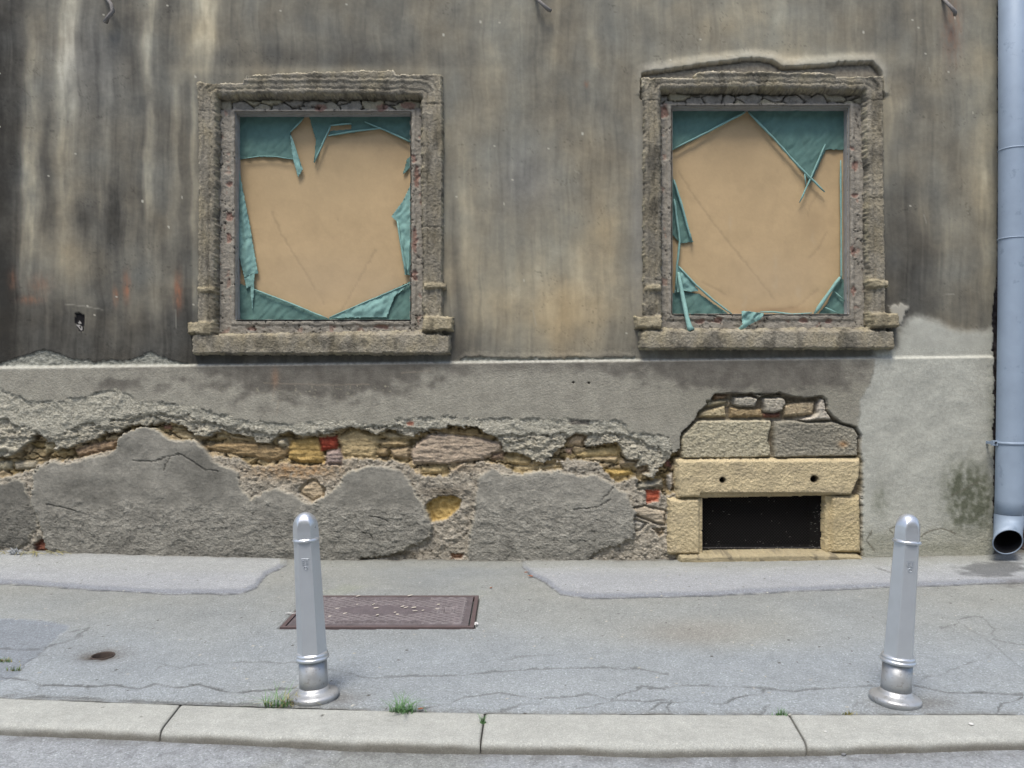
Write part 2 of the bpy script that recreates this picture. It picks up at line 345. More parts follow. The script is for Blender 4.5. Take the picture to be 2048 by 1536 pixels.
HSTONES = [
    (z7((198, 540), (215, 475), (340, 352), (420, 338), (1080, 338), (1098, 380), (1066, 480), (1058, 540), (1084, 600), (1086, 706), (740, 722), (205, 722)), .080, (172, 166, 146)),
    (z7((1104, 345), (1300, 340), (1450, 362), (1700, 352), (1890, 412), (1938, 490), (1926, 600), (1930, 700), (1104, 716)), .080, (150, 146, 134)),
    (z7((378, 262), (640, 190), (652, 312), (375, 320)), .058, (172, 160, 132)), (z7((680, 215), (1000, 235), (1010, 312), (684, 318)), .056, (156, 138, 108)),
    (z7((1012, 275), (1182, 265), (1180, 316), (1012, 316)), .04, (120, 84, 72)), (z7((1205, 200), (1300, 165), (1520, 155), (1500, 285), (1205, 315)), .056, (166, 152, 128)),
    (z7((530, 92), (690, 92), (640, 132), (530, 152)), .05, (140, 118, 96)), (z7((452, 155), (690, 142), (640, 185), (450, 222)), .055, (150, 142, 120)),
    (z7((660, 150), (700, 150), (690, 205), (660, 210)), .05, (160, 150, 130)),
    (z7((712, 112), (860, 105), (960, 130), (930, 215), (860, 218), (760, 215), (712, 190)), .082, (158, 154, 144)),
    (z7((992, 122), (1200, 112), (1235, 160), (1195, 255), (1120, 277), (1010, 262)), .084, (162, 157, 146)),
    (z7((1240, 130), (1330, 150), (1360, 170), (1240, 175)), .03, (120, 110, 92)),
    (z7((1560, 115), (1610, 140), (1622, 250), (1690, 350), (1600, 345), (1500, 350), (1440, 362), (1330, 335), (1480, 300), (1525, 270), (1520, 200)), .076, (176, 170, 160)),
    (z7((880, 90), (1150, 80), (1250, 110), (1080, 108)), .06, (128, 122, 108)),
]
FRESH = [(1748, 700), (1790, 690), (1798, 652), (1830, 628), (1880, 640), (1905, 656), (1935, 660), (2010, 654), (2010, 1180), (1722, 1180), (1720, 920), (1712, 850), (1718, 800), (1738, 770), (1747, 722)]
GAPX = ([-600, 0, 300, 550, 640, 1200], [1996, 1997, 1998, 1996, 1986, 1984])
def ledge(px): return 735 - 22 * np.clip(px, -600, 2600) / 1980.0

# ---- window geometry numbers: mortar band box, opening box (front edge), in photo pixels
WIN = [
    dict(band=(436, 188, 848, 670), hole=(469, 223, 820, 639), keep=(430, 186, 852, 674)),
    dict(band=(1318, 176, 1736, 662), hole=(1346, 211, 1701, 628), keep=(1313, 178, 1741, 666)),
]
BREAK2 = z3((145, 175), (150, 156), (300, 136), (440, 114), (560, 100), (640, 89), (700, 90), (755, 100), (800, 130), (900, 125), (1020, 118), (1060, 108), (1220, 105), (1262, 152), (1265, 185))

# ------------------------------------------------------------ wall height and colour
XL = np.array([-0.0])
def upper_color(X, Y):
    gx = np.arange(0, 2049, 128); gy = np.array([-500, 0, 100, 200, 300, 400, 500, 600, 700, 760])
    T = np.array([
        [92, 112, 104, 118, 106, 106, 104, 112, 124, 108, 120, 122, 124, 118, 106, 118, 125],
        [92, 112, 104, 118, 106, 106, 104, 112, 124, 108, 120, 122, 124, 118, 106, 118, 125],
        [90, 118, 103, 118, 101, 101, 101, 110, 121, 110, 116, 124, 127, 122, 106, 118, 128],
        [88, 116, 104, 108, 108, 108, 108, 119, 112, 108, 116, 124, 124, 122, 116, 116, 126],
        [87, 112, 102, 106, 108, 108, 108, 122, 117, 114, 112, 118, 118, 118, 112, 116, 128],
        [86, 108, 94, 106, 108, 108, 108, 124, 116, 120, 116, 110, 110, 110, 101, 114, 124],
        [82, 118, 100, 100, 108, 108, 108, 122, 122, 126, 114, 110, 110, 100, 90, 110, 120],
        [78, 102, 102, 86, 96, 100, 100, 120, 136, 140, 122, 110, 100, 96, 84, 98, 114],
        [72, 76, 78, 74, 80, 84, 84, 96, 116, 118, 100, 90, 90, 90, 96, 100, 112],  # low below the windows: sill shade painted into the tone
        [78, 80, 80, 76, 80, 84, 84, 96, 112, 114, 96, 90, 90, 90, 96, 100, 112]], float)
    wx = X + 26 * fbm(X / 120, Y / 170, 3, 2); wy = Y + 60 * fbm(X / 60, Y / 150, 3, 5)
    cx = np.clip(wx, 0, 2047.9) / 128; ci = cx.astype(int); cf = cx - ci; cf = cf * cf * (3 - 2 * cf)
    rowf = np.interp(wy, gy, np.arange(len(gy))); ri = np.minimum(rowf.astype(int), len(gy) - 2); rf = rowf - ri
    L = (T[ri, ci] * (1 - cf) + T[ri, ci + 1] * cf) * (1 - rf) + (T[ri + 1, ci] * (1 - cf) + T[ri + 1, ci + 1] * cf) * rf
    sw = X + 9 * fbm(X / 200, Y / 140, 3, 1)
    L = L * 1.06 + 5 + 13 * fbm(sw / 30, Y / 330, 3, 3) + 3 * fbm(sw / 10, Y / 110, 3, 4) + 14 * fbm(X / 60, Y / 60, 5, 6) + 5 * fbm(X / 8, Y / 8, 2, 0)
    def streak(x0, x1, y0, y1, hw, amp, soft=60):
        t = np.clip((Y - y0) / max(1, (y1 - y0)), 0, 1); c = x0 + (x1 - x0) * t
        e = sst(y0 - soft, y0 + soft, Y) * (1 - sst(y1 - soft, y1 + soft, Y)) if y0 > 0 else (1 - sst(y1 - soft, y1 + soft, Y))
        n = 0.78 + 0.5 * fbm(X / 18, Y / 60, 3, 2)
        return 1.3 * amp * e * n * np.exp(-(np.abs(sw - c) / hw) ** 3.0)
    for s_ in [(142, 132, 0, 170, 20, 48), (134, 128, 170, 470, 18, 27), (64, 60, 60, 480, 15, 24), (60, 52, 250, 600, 17, 20), (214, 205, 130, 480, 12, 16), (302, 294, 0, 130, 12, 44), (296, 300, 120, 420, 9, 22),
               (300, 310, 300, 640, 18, 18), (412, 402, 0, 125, 28, 46), (352, 345, 140, 620, 9, 14), (387, 390, 160, 640, 6, 26), (245, 245, 90, 260, 14, 9), (110, 100, 480, 560, 60, 12),
               (20, 10, 0, 620, 26, -8), (92, 90, 150, 420, 10, -10), (98, 96, 380, 500, 12, -14), (165, 160, 400, 510, 20, -20), (225, 232, 390, 500, 20, -18), (340, 338, 0, 130, 16, -12), (238, 250, 0, 120, 22, -8), (1078, 1070, 0, 260, 18, -14),
               (1150, 1160, 0, 200, 14, -9), (1185, 1190, 20, 300, 9, 9), (1110, 1104, 0, 330, 8, 10), (1960, 1955, 60, 420, 26, 16), (1965, 1970, 300, 560, 8, 16), (1780, 1775, 130, 330, 14, 16), (1905, 1915, 380, 560, 24, 12), (1840, 1840, 60, 600, 30, -9),
               (990, 1000, 60, 200, 14, 12), (930, 935, 200, 560, 18, 8), (905, 905, 250, 560, 9, -12), (1270, 1278, 200, 640, 10, 6), (1660, 1680, 0, 60, 30, -10), (1560, 1555, 0, 80, 14, 13), (1480, 1480, 0, 80, 12, 10)]:
        L = L + streak(*s_)
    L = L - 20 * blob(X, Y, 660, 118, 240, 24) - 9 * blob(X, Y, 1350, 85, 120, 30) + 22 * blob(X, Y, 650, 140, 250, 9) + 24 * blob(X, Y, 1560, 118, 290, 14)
    L = L - 16 * blob(X, Y, 918, 640, 14, 60) - 14 * blob(X, Y, 915, 480, 9, 130) - 10 * blob(X, Y, 1800, 440, 30, 90) - 8 * blob(X, Y, 660, 700, 260, 30)  # last term paints the shade under the left sill
    L = L + 5 * sst(.2, .6, fbm(sw / 8, Y / 160, 2, 7)) - 7 * sst(.2, .6, fbm(sw / 9 + 40, Y / 200, 2, 6)) - 14 * sst(60, 10, X) - 6 * sst(430, 380, X) * (1 - sst(110, 150, np.abs(sw - 130) )) * 0
    L = L + 7 * blob(X, Y, 1100, 560, 190, 130) - 10 * blob(X, Y, 200, 440, 110, 50) - 16 * blob(X, Y, 1830, 560, 70, 100) - 8 * blob(X, Y, 1905, 330, 60, 120)
    L = L - 8 * sst(430, 385, X)
    L = 114 + (L - 114) * (1.0 + .16 * sst(600, 300, X))
    L = np.clip(L, 50, 192)
    k = np.clip((L - 80) / 70, 0, 1)
    base = np.stack([L * 1.0, L * (0.985 - 0.012 * k), L * (0.935 - 0.060 * k)], -1)
    warm = np.clip(fbm(X / 90, Y / 120, 3, 1) * 0.45, -0.4, 0.5) + 0.65 * blob(X, Y, 1150, 650, 130, 55) + 0.35 * blob(X, Y, 1060, 590, 170, 70) + 0.3 * blob(X, Y, 130, 520, 100, 60) + 0.4 * blob(X, Y, 1200, 450, 60, 200)
    base = base * (1 + warm[..., None] * np.array([0.075, 0.0, -0.10]))
    gray = np.clip(blob(X, Y, 1050, 360, 60, 70) + blob(X, Y, 1280, 450, 20, 200) + blob(X, Y, 190, 120, 80, 120), 0, 1)
    base = mix(base, base.mean(-1, keepdims=True) * np.array([0.99, 1.0, 1.0]), gray * 0.6)
    for cx_, cy_, rx, ry, a in [(253, 575, 7, 26, .55), (231, 592, 5, 17, .5), (357, 585, 8, 32, .6), (60, 600, 22, 8, .35), (80, 570, 20, 20, .2), (1305 - 132, 168, 4, 6, .4), (1905, 60, 18, 60, .3), (25, 560, 8, 20, .3)]:
        base = mix(base, (158, 104, 80), np.clip(a * blob(X, Y, cx_, cy_, rx, ry) * (1 + fbm(X / 6, Y / 20, 2, 3)), 0, 1))
    # fine run marks and hairline cracks
    hc = np.abs(fbm(X / 120 + 4, Y / 60, 4, 3)); kc_ = (hc < .006) & (fbm(X / 200, Y / 120, 2, 5) > .12); base[kc_] = base[kc_] * .84
    # scattered pale chips and scratches
    d1, d2, idv = vor(X / 44 + 3, Y / 44, 3)
    chip = (d1 < 0.045) & (idv > 0.93)
    base[chip] = (178, 176, 165)
    for ln in ([(130, 608), (165, 612), (205, 619)], [(351, 620), (352, 655)], [(1066, 620), (1072, 650)], [(1150, 342), (1158, 346)], [(1848, 430), (1853, 447)], [(1858, 135), (1860, 147)], [(1398, 93), (1399, 103)], [(1885, 590), (1908, 588)]):
        base = mix(base, (160, 158, 148), 0.5 * (1 - sst(0.4, 1.8, ldist(ln, X, Y))))
    return base
def wall_fields(X, Y):
    """height towards the street (m), displayed colour, roughness of the surface, for photo-pixel coordinates X, Y of the wall plane"""
    n1 = fbm(X / 30, Y / 30, 4, 0); n2 = fbm(X / 7, Y / 7, 3, 2); n3 = fbm(X / 90, Y / 90, 3, 4)
    h = 0.004 * n3 + 0.0012 * n1
    col = upper_color(X, Y); rough = np.full(X.shape, 0.35)
    n4 = fbm(X / 2.8, Y / 2.8, 2, 1); wx = X + 6 * n1 + 4.0 * n2 + 1.2 * n4; wy = Y + 6 * fbm(X / 26 + 9, Y / 26, 4, 3) + 4.2 * fbm(X / 7 + 3, Y / 7, 3, 5) + 1.4 * n4
    # black torn patch
    sdp = sdist([(149, 628), (158, 626), (169, 630), (170, 645), (167, 662), (158, 662), (150, 648)], wx * .5 + X * .5, wy * .5 + Y * .5)
    m = sdp > 0; col[m] = (20, 19, 22); h = h - 0.012 * sst(0, 3, sdp)
    sdw = sdist([(156, 640), (160, 640), (162, 652), (167, 656), (166, 662), (160, 660), (154, 650)], X + 3 * n2, Y + 3 * n1); col[(sdw > 0) & (n2 > -0.15)] = (170, 168, 166)
    # broken plaster over the right window: plaster stands 3 cm proud of what is behind
    sdb = sdist(BREAK2 + [(1768, 200), (1280, 200)], X + 1.5 * n2, Y + 1.5 * n2)
    lip = sst(-24, -3, sdb) * sst(1262, 1300, X) * (1 - sst(1760, 1790, X)) * (Y < 190)
    h = h + 0.022 * lip * (sdb < 0) - sst(-.8, 1.4, sdb) * (.014 + .034 * np.exp(-np.maximum(sdb, 0) / 3.5))
    mb = sst(-1, 1.5, sdb); col = mix(col, np.stack([132 + 26 * n2] * 3, -1) * np.array([1, .96, .88]), mb); rough = rough + 0.9 * mb
    col = mix(col, (170, 167, 156), 0.75 * lip * (sdb < 0) * np.clip(0.75 + n1, 0, 1))
    # ledge of the plinth
    Lg = ledge(X); pl = sst(-4, 3.5, Y - Lg)
    # flaking skin above the ledge: an edge that follows the ledge
    e1 = Lg - np.interp(X, [-600, 0, 50, 90, 130, 190, 260, 300, 345, 385, 395, 905, 930, 1000, 1100, 1270, 1275, 1780, 1800, 2600],
                        [22, 8, 24, 36, 20, 10, 12, 28, 9, 3, -8, -8, 11, 7, 6, 7, -8, -8, -8, -8])
    m = sst(-1.2, 1.2, wy * 0.6 + Y * 0.4 - e1) * (Y < Lg + 4)
    h = h - 0.010 * m * (1 - pl); col = mix(col, np.stack([150 + 22 * n2, 152 + 22 * n2, 145 + 22 * n2], -1), m * 0.9); rough = rough + 1.0 * m; h = h + m * (1 - pl) * (.006 * n2 + .010 * n1 + .004 * n4)
    h = h + 0.006 * np.exp(-((wy * 0.6 + Y * 0.4 - e1 + 4) / 5.0) ** 2) * (Y < Lg + 4) * (np.abs(X - 1090) < 180)
    # ---------------- plinth: skin
    below = Y > Lg - 2
    darkp = sst(-0.25, 0.25, (1.0 * blob(X, Y, 640, 745, 240, 62) + 1.0 * blob(X, Y, 1520, 748, 230, 40) + 0.45 * blob(X, Y, 230, 770, 110, 22) + 0.3 * blob(X, Y, 1180, 730, 400, 22)) - 0.46 + 0.42 * fbm(X / 38, Y / 26, 5, 1))
    pc = np.stack([149 + 13 * n1 + 7 * n2, 147 + 13 * n1 + 7 * n2, 138 + 12 * n1 + 7 * n2], -1)
    pc = mix(pc, (128, 126, 116), np.clip(blob(X, Y, 1550, 790, 220, 60), 0, 1) * .8)
    dk = np.stack([100 + 9 * n1, 97 + 9 * n1, 92 + 9 * n1], -1)
    pc = mix(pc, dk, darkp * np.clip(0.9 - 0.2 * n1, 0, 1))
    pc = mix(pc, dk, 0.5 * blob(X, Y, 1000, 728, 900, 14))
    fl = (fbm(X / 5, Y / 5, 3, 6) > 0.42) & (fbm(X / 40, Y / 30, 2, 4) > -0.05) & (X > 420) & (X < 900) & (Y > 770)
    pc[fl & (darkp > .5)] = (140, 137, 122)
    for ln in ([(530, 765), (640, 770), (740, 768)], [(805, 746), (860, 742)], [(560, 800), (556, 830)], [(552, 765), (548, 800)]):
        pc = mix(pc, (150, 140, 126), 0.35 * (1 - sst(0.8, 2.4, ldist(ln, X + 2 * n2, Y + 2 * n1))))
    pc = mix(pc, (150, 112, 88), 0.45 * blob(X, Y, 553, 755, 7, 18) + 0 * X)
    prr = 0.55 + 0.5 * (1 - darkp)
    PH = np.zeros(X.shape)                       # plinth relief under its skin
    e1_, e2_, ei = vor(wx / 5.5, wy / 5.0, 4); peb = np.clip(1 - e1_ * 1.7, 0, 1) * (ei > .45); pit_ = (ei < .10) * np.clip(1 - e1_ * 2.2, 0, 1)
    pcol = (26 * peb * (ei - .55) * 2.2 - 42 * pit_)[..., None]
    # layer 1: rough render below curve A
    A = np.interp(wx, *CA); m1 = sst(-1.4, 1.4, wy - A)
    g1 = fbm(X / 4.2, Y / 4.2, 3, 7); g2 = fbm(X / 12, Y / 12, 4, 5)
    PH = PH - 0.010 * m1 * np.clip(.75 + 1.6 * n1 + .8 * n3, .15, 1.3) + m1 * (.0035 * peb - .006 * pit_) + m1 * (0.0025 * g1 + 0.005 * g2)
    rc = np.stack([168 + 34 * g1 + 10 * g2, 166 + 34 * g1 + 10 * g2, 155 + 32 * g1 + 10 * g2], -1)
    rc = rc + pcol * .7; pc = mix(pc, rc, m1); prr = prr * (1 - m1) + 2.0 * m1
    # layer 2: deeper render below curve B
    B = np.interp(wx, *CB) + 3; m2 = sst(-1.2, 1.0, wy - B)
    PH = PH - 0.022 * m2 + m2 * (0.006 * g2 + 0.008 * n1 + 0.002 * g1 + .006 * peb - .008 * pit_)
    rc2 = np.stack([168 + 20 * g2 + 30 * g1, 164 + 20 * g2 + 30 * g1, 151 + 18 * g2 + 28 * g1], -1); rc2 = rc2 + pcol; pc = mix(pc, rc2, m2)
    chunk = fbm(X / 46, Y / 20, 4, 6)
    ch = sst(0.10, 0.16, chunk) * m2; PH = PH + 0.014 * ch * (1 - sst(0.0, 1.0, wy * 0 + (wy - np.interp(wx, *CC)) / 12 + 0.2))
    # layer 3: rubble masonry
    C = np.interp(wx, *CC); m3 = sst(-1.0, 1.0, wy - C)
    PH = PH * (1 - m3) + m3 * (-0.105 + 0.016 * g2 + 0.012 * n1)
    d1, d2, idv = vor(wx / 34, wy / 15, 2); crv = sst(0.04, 0.25, d2 - d1)
    PH = PH + m3 * 0.030 * crv * (0.4 + 0.8 * idv)
    oc = np.stack([164 + 24 * g2 + 16 * g1 + 16 * (idv - .5), 147 + 22 * g2 + 16 * g1 + 18 * (idv - .5), 114 + 20 * g2 + 14 * g1 + 30 * (idv - .5)], -1); oc = oc * (0.72 + 0.28 * crv)[..., None]
    pc = mix(pc, oc, m3); prr = prr * (1 - m3) + 1.5 * m3
    # mortar bed lower down
    Dm = np.interp(wx, *CD); m4 = sst(-1.5, 3.0, wy - Dm) * (Y > 880)
    PH = PH * (1 - m4) + m4 * (-0.046 + 0.008 * g2 + 0.016 * fbm(X / 36, Y / 32, 3, 2) + 0.003 * g1 + .009 * peb - .010 * pit_)
    mc = np.stack([160 + 24 * g2 + 28 * g1, 154 + 23 * g2 + 28 * g1, 143 + 21 * g2 + 27 * g1], -1)
    mc = mc + pcol * 1.1
    mc = mix(mc, (172, 140, 104), np.clip(0.75 * blob(X, Y, 575, 942, 85, 16) + 0.5 * blob(X, Y, 620, 930, 60, 30) + 0.4 * blob(X, Y, 900, 935, 70, 10), 0, 1) * np.clip(.7 + g2, 0, 1))
    mc = mix(mc, (100, 92, 80), np.clip(blob(X, Y, 890, 985, 40, 10) + blob(X, Y, 780, 1108, 70, 8), 0, 1) * .7)
    pc = mix(pc, mc, m4); prr = prr * (1 - m4) + 2.2 * m4
    for poly, hh, c in STONES:
        sd_ = sdist(poly, X + 1.6 * n2 + 2.0 * n1, Y + 1.6 * n2, 12)
        k = sst(-1.5, 1.2, sd_); 
        if not k.any(): continue
        if hh < 0:
            PH = PH * (1 - k) + k * (-0.10 + 0.014 * g2 + 0.02 * n1)
        else:
            PH = PH * (1 - k) + k * (-0.088 + hh * sst(-1.5, 6.0, sd_) + 0.006 * g2 + 0.004 * g1 + 0.010 * fbm(X / 40, Y / 7, 3, 3))
        cm = sum(c) / 3.0; cc = (cm + (np.array(c, float) - cm) * (.8 if c[0] > 2 * c[2] and c[1] < 90 else .66)) * 1.05 + np.stack([22 * g2 + 15 * g1, 20 * g2 + 15 * g1, 16 * g2 + 14 * g1], -1)
        pc = mix(pc, cc, k); prr = prr * (1 - k) + 1.1 * k
    for poly, c, dz in (([(1140, 839), (1178, 840), (1178, 850), (1141, 849)], (100, 97, 92), .006), (r5((510, 482), (530, 474), (552, 480), (550, 496), (515, 500)), (150, 98, 82), .003)):
        k = sst(-.8, .8, sdist(poly, X + .8 * n2, Y + .6 * n2, 8)); PH = PH - dz * k; pc = mix(pc, c, k * .9)
    # smooth cement patches
    for pi, poly in enumerate(PATCH):
        sd_ = sdist(poly, X + 6 * n1 + 3.2 * n2 + n4, Y + 5 * fbm(X / 26 + 9, Y / 26, 4, 3) + 3.0 * n2 + n4, 30); k = sst(-2.6, 0.6, sd_); ki = sst(0, 3.0, sd_)
        blist = 0.005 * n1 + 0.006 * fbm(X / 55, Y / 55, 3, 5) + 0.0018 * g1
        lowr = sst(985, 1040, Y + 30 * n1)        # scabby lower part
        if pi == 1: lowr = np.clip(lowr + 0.5 * blob(X, Y, 1060, 970, 120, 30), 0, 1)
        scab = sst(0.02, 0.10, fbm(X / 20, Y / 14, 4, 2)) 
        ph = (-0.012 if pi < 2 else -0.030) + blist + 0.004 * sst(0, 22, sd_) + lowr * (0.004 * scab + 0.0015 * g2 + 0.0015 * g1 + .0025 * peb - .004 * pit_) - .0015 * pit_
        PH = PH * (1 - k) + k * ph
        Lc = 131 + 13 * n1 + 6 * n2 + 12 * fbm(X / 70, Y / 60, 3, 6) + 5 * g1 - 14 * pit_ + lowr * (10 * g2 + 12 * g1 + 7 * scab + 18 * peb * (ei - .55) * 2 - 30 * pit_)
        Lc = Lc - 22 * (blob(X, Y, 165, 985, 60, 30) + blob(X, Y, 420, 950, 45, 45) + .8 * blob(X, Y, 1175, 1060, 40, 22) + .6 * blob(X, Y, 260, 900, 40, 16)) - 40 * blob(X, Y, 1022, 1096, 14, 18) * (g2 > -.1) - 25 * blob(X, Y, 250, 1085, 18, 14)
        Lc = Lc + (8 if pi == 1 else 0) - (26 if pi == 2 else 0) - 10 * sst(1088, 1112, Y)
        cc = np.stack([Lc, Lc * .99, Lc * .945], -1)
        cc = mix(cc, (164, 160, 148), (1 - ki) * np.clip(.55 + 1.1 * n1 + .6 * n2, 0, .95))  # pale dusty rim, with the highlight of the lit edges painted in
        pc = mix(pc, cc, k); prr = prr * (1 - k) + (0.45 + 1.3 * lowr) * k
        for cx_, cy_, r_ in [(280, 933, 5), (350, 912, 6)]:
            pass
    for ln in (r4((790, 705), (900, 710), (1000, 680), (1050, 668)), r4((1050, 660), (1120, 700), (1200, 755), (1280, 765)), r4((1000, 690), (965, 760)), r4((280, 960), (380, 975), (460, 1000)),
               r5((300, 1030), (350, 1035), (400, 1060)), r5((240, 1120), (300, 1135), (310, 1160)), r5((1650, 930), (1700, 880), (1720, 850)), r5((1480, 990), (1620, 975), (1700, 930))):
        dd = ldist(ln, X + 2.5 * n2 + 2 * n1, Y + 2.5 * n2); k = 1 - sst(0.5, 1.9, dd)
        PH = PH - 0.006 * k; pc = mix(pc, pc * 0.62, k)
    # masonry showing round the cellar window
    sdh = sdist(HOLE, X + .5 * n2 + 1.8 * n1, Y + 1.4 * n2, 30); kh = sst(-1.2, 1.0, sdh)
    PH = PH * (1 - kh) + kh * (-0.076 + 0.01 * g2); pc = mix(pc, np.stack([128 + 20 * g2, 119 + 18 * g2, 104 + 14 * g2], -1), kh); prr = prr * (1 - kh) + 1.4 * kh
    for i, (poly, hh, c) in enumerate(HSTONES):
        sd_ = sdist(poly, X + 1.3 * n2, Y + 1.3 * n1, 14); k = sst(-1.2, 1.2, sd_)
        top = -0.072 + hh * .75 * sst(-1.2, 4.0, sd_) + (0.006 if i < 2 else 0.004) * g2 + 0.007 * g1 + 0.004 * n1
        PH = PH * (1 - k) + k * top
        cc = np.array(c, float) + np.stack([14 * g2 + 32 * g1, 13 * g2 + 32 * g1, 10 * g2 + 30 * g1], -1)
        if i == 1: cc = mix(cc, (104, 102, 94), np.clip(.6 * blob(X, Y, 1620, 870, 60, 30), 0, 1) * np.clip(.8 + g2, 0, 1)); cc = mix(cc, (170, 128, 88), .7 * blob(X, Y, 1684, 888, 9, 6))
        pc = mix(pc, cc, k); prr = prr * (1 - k) + (2.0 if i < 2 else 1.3) * k
    # fresh cement render on the right
    sf = sdist(FRESH, X + 5 * n1 + 1.0 * n2, Y + 5 * n1 + 2.5 * n2, 40); kf = np.where(Y < ledge(X), sst(-9.0, 14, sf), sst(-2.0, 2.5, sf))
    Lf = 168 + 7 * n1 + 9 * fbm(X / 70, Y / 50, 3, 3) + 3 * n2
    mold = np.clip(1.5 * blob(X + 8 * n1, Y, 1925, 985, 34, 52) + .8 * blob(X, Y, 1965, 1010, 22, 60) + .5 * blob(X + 10 * n1, Y, 1757, 1000, 14, 30) + .6 * blob(X, Y, 1920, 1050, 30, 16) + .4 * blob(X, Y, 1760, 1085, 30, 18)
                   + .35 * blob(X, Y, 1985, 820, 12, 80) + .5 * blob(X, Y, 1880, 1095, 80, 10), 0, 1) * np.clip(.75 + .9 * fbm(X / 14, Y / 18, 4, 6), 0, 1.2)
    cf = np.stack([Lf * .99, Lf * 1.0, Lf * .965], -1); cf = mix(cf, (84, 88, 74), np.clip(mold, 0, .9))
    cf = mix(cf, (150, 150, 138), .6 * sst(1040, 1090, Y + 20 * n1))
    for ln in ([(1792, 1050), (1775, 1058), (1790, 1075), (1782, 1090)], [(1820, 1085), (1850, 1062), (1880, 1055), (1905, 1066)], [(1740, 1060), (1730, 1080), (1745, 1100)], [(1958, 960), (1930, 975), (1900, 990)]):
        k = (1 - sst(0.6, 2.2, ldist(ln, X + 3 * n2, Y + 3 * n1))); PH = PH - .004 * k; cf = mix(cf, (96, 94, 84), .7 * k)
    PHf = -0.002 + 0.004 * n1 + 0.003 * n3 + 0.002 * g1 * sst(1000, 1080, Y)
    kh2 = kf * below * (1 - kh); PH = PH * (1 - kh2) + kh2 * PHf; pc = mix(pc, cf, kh2); prr = prr * (1 - kh2) + (0.4 + 0.5 * sst(1000, 1080, Y)) * kh2
    ku = kf * (~below); col = mix(col, cf, ku); h = h + 0.006 * ku * sst(-2, 4, sf); rough = rough * (1 - ku) + .5 * ku
    sdl = sdist([(1775, 612), (1800, 603), (1818, 612), (1805, 650), (1785, 655)], X + 4 * n2 + 4 * n1, Y + 4 * n2, 20)
    kl = sst(-1, 5, sdl); h = h + 0.010 * kl; col = mix(col, (160, 158, 150), kl)
    # two drill holes, dark sticker
    for hx, hy in ((1146, 765), (1177, 766)):
        k = 1 - sst(1.3, 2.6, np.hypot(X - hx, Y - hy)); PH = PH - 0.02 * k; pc = mix(pc, (30, 28, 26), k)
    # compose wall + plinth with a worn edge, its sky-lit highlight painted in
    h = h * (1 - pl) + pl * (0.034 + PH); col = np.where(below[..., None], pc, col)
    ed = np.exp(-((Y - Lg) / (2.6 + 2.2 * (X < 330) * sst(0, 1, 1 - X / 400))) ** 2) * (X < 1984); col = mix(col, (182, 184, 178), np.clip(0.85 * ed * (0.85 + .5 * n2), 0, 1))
    rough = np.where(below, prr, rough)
    # damp line at the foot
    # joint to the next house, open and dark
    gx = np.interp(Y, *GAPX) + 2.4 * n1 + 2 * n2 + 3 * (Y > 640) * n1
    kg = sst(-1.2, 1.2, X - gx) * (1 - sst(2084, 2088, X)); h = h * (1 - kg) + kg * (-0.14 + 0.02 * g2)
    col = mix(col, np.stack([78 + 20 * g2, 70 + 18 * g2, 70 + 16 * g2], -1), kg); rough = rough * (1 - kg) + 1.5 * kg
    return h, col, rough

E_WALL = np.array([1.10, 1.12, 1.18])     # displayed brightness / albedo on the wall
def alb(col, e): return lin(col) / e

building = empty("town_house", (0, D, 0)); BO = np.array([0, D, 0.0])
tag(building, "old grey town house front with crumbling plaster, two boarded windows and a cellar window", "building")
def wall_part(name, xs, ys, mat, keepf=None, smooth=True):
    PX, PY = np.meshgrid(xs, ys)
    h, col, rough = wall_fields(PX, PY)
    V = np.stack([(PX - 1024) * S, -h, HC - (PY - 768) * S], -1)
    cx = (PX[:-1, :-1] + PX[1:, 1:]) / 2; cy = (PY[:-1, :-1] + PY[1:, 1:]) / 2
    keep = np.ones(cx.shape, bool)
    for wdw in WIN:
        a, b_, c, d = wdw["keep"]; keep &= ~((cx > a) & (cx < c) & (cy > b_) & (cy < d))
    keep &= ~((cx > 1392) & (cx < 1660) & (cy > 960) & (cy < 1112))
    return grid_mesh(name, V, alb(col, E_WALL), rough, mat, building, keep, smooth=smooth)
xs = np.concatenate([np.arange(-520, -20, 10.0), np.arange(-20, 2090, 2.0), np.arange(2090, 2560, 10.0)])
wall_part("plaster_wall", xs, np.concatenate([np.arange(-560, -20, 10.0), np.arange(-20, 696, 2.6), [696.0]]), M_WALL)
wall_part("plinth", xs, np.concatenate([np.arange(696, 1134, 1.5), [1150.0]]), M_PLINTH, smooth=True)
bm = bmesh.new(); x0, x1 = (-520 - 1024) * S, (2560 - 1024) * S
add_box(bm, x0, x1, 0.42, 0.75, -0.3, HC + (768 + 560) * S)
bm_obj("wall_core", bm, M_CORE, building)

# ------------------------------------------------------------ windows
def relief(name, box, step, fields, mat, parent, Y0=0.0, smooth=True):
    xs = np.arange(box[0], box[2] + .01, step); ys = np.arange(box[1], box[3] + .01, step)
    PX, PY = np.meshgrid(xs, ys); h, col, rough, keep = fields(PX, PY)
    V = np.stack([(PX - 1024) * S, Y0 - h, HC - (PY - 768) * S], -1)
    k = keep[:-1, :-1] | keep[1:, 1:] | keep[:-1, 1:] | keep[1:, :-1]
    return grid_mesh(name, V, alb(col, E_WALL), rough, mat, parent, k, smooth=smooth)

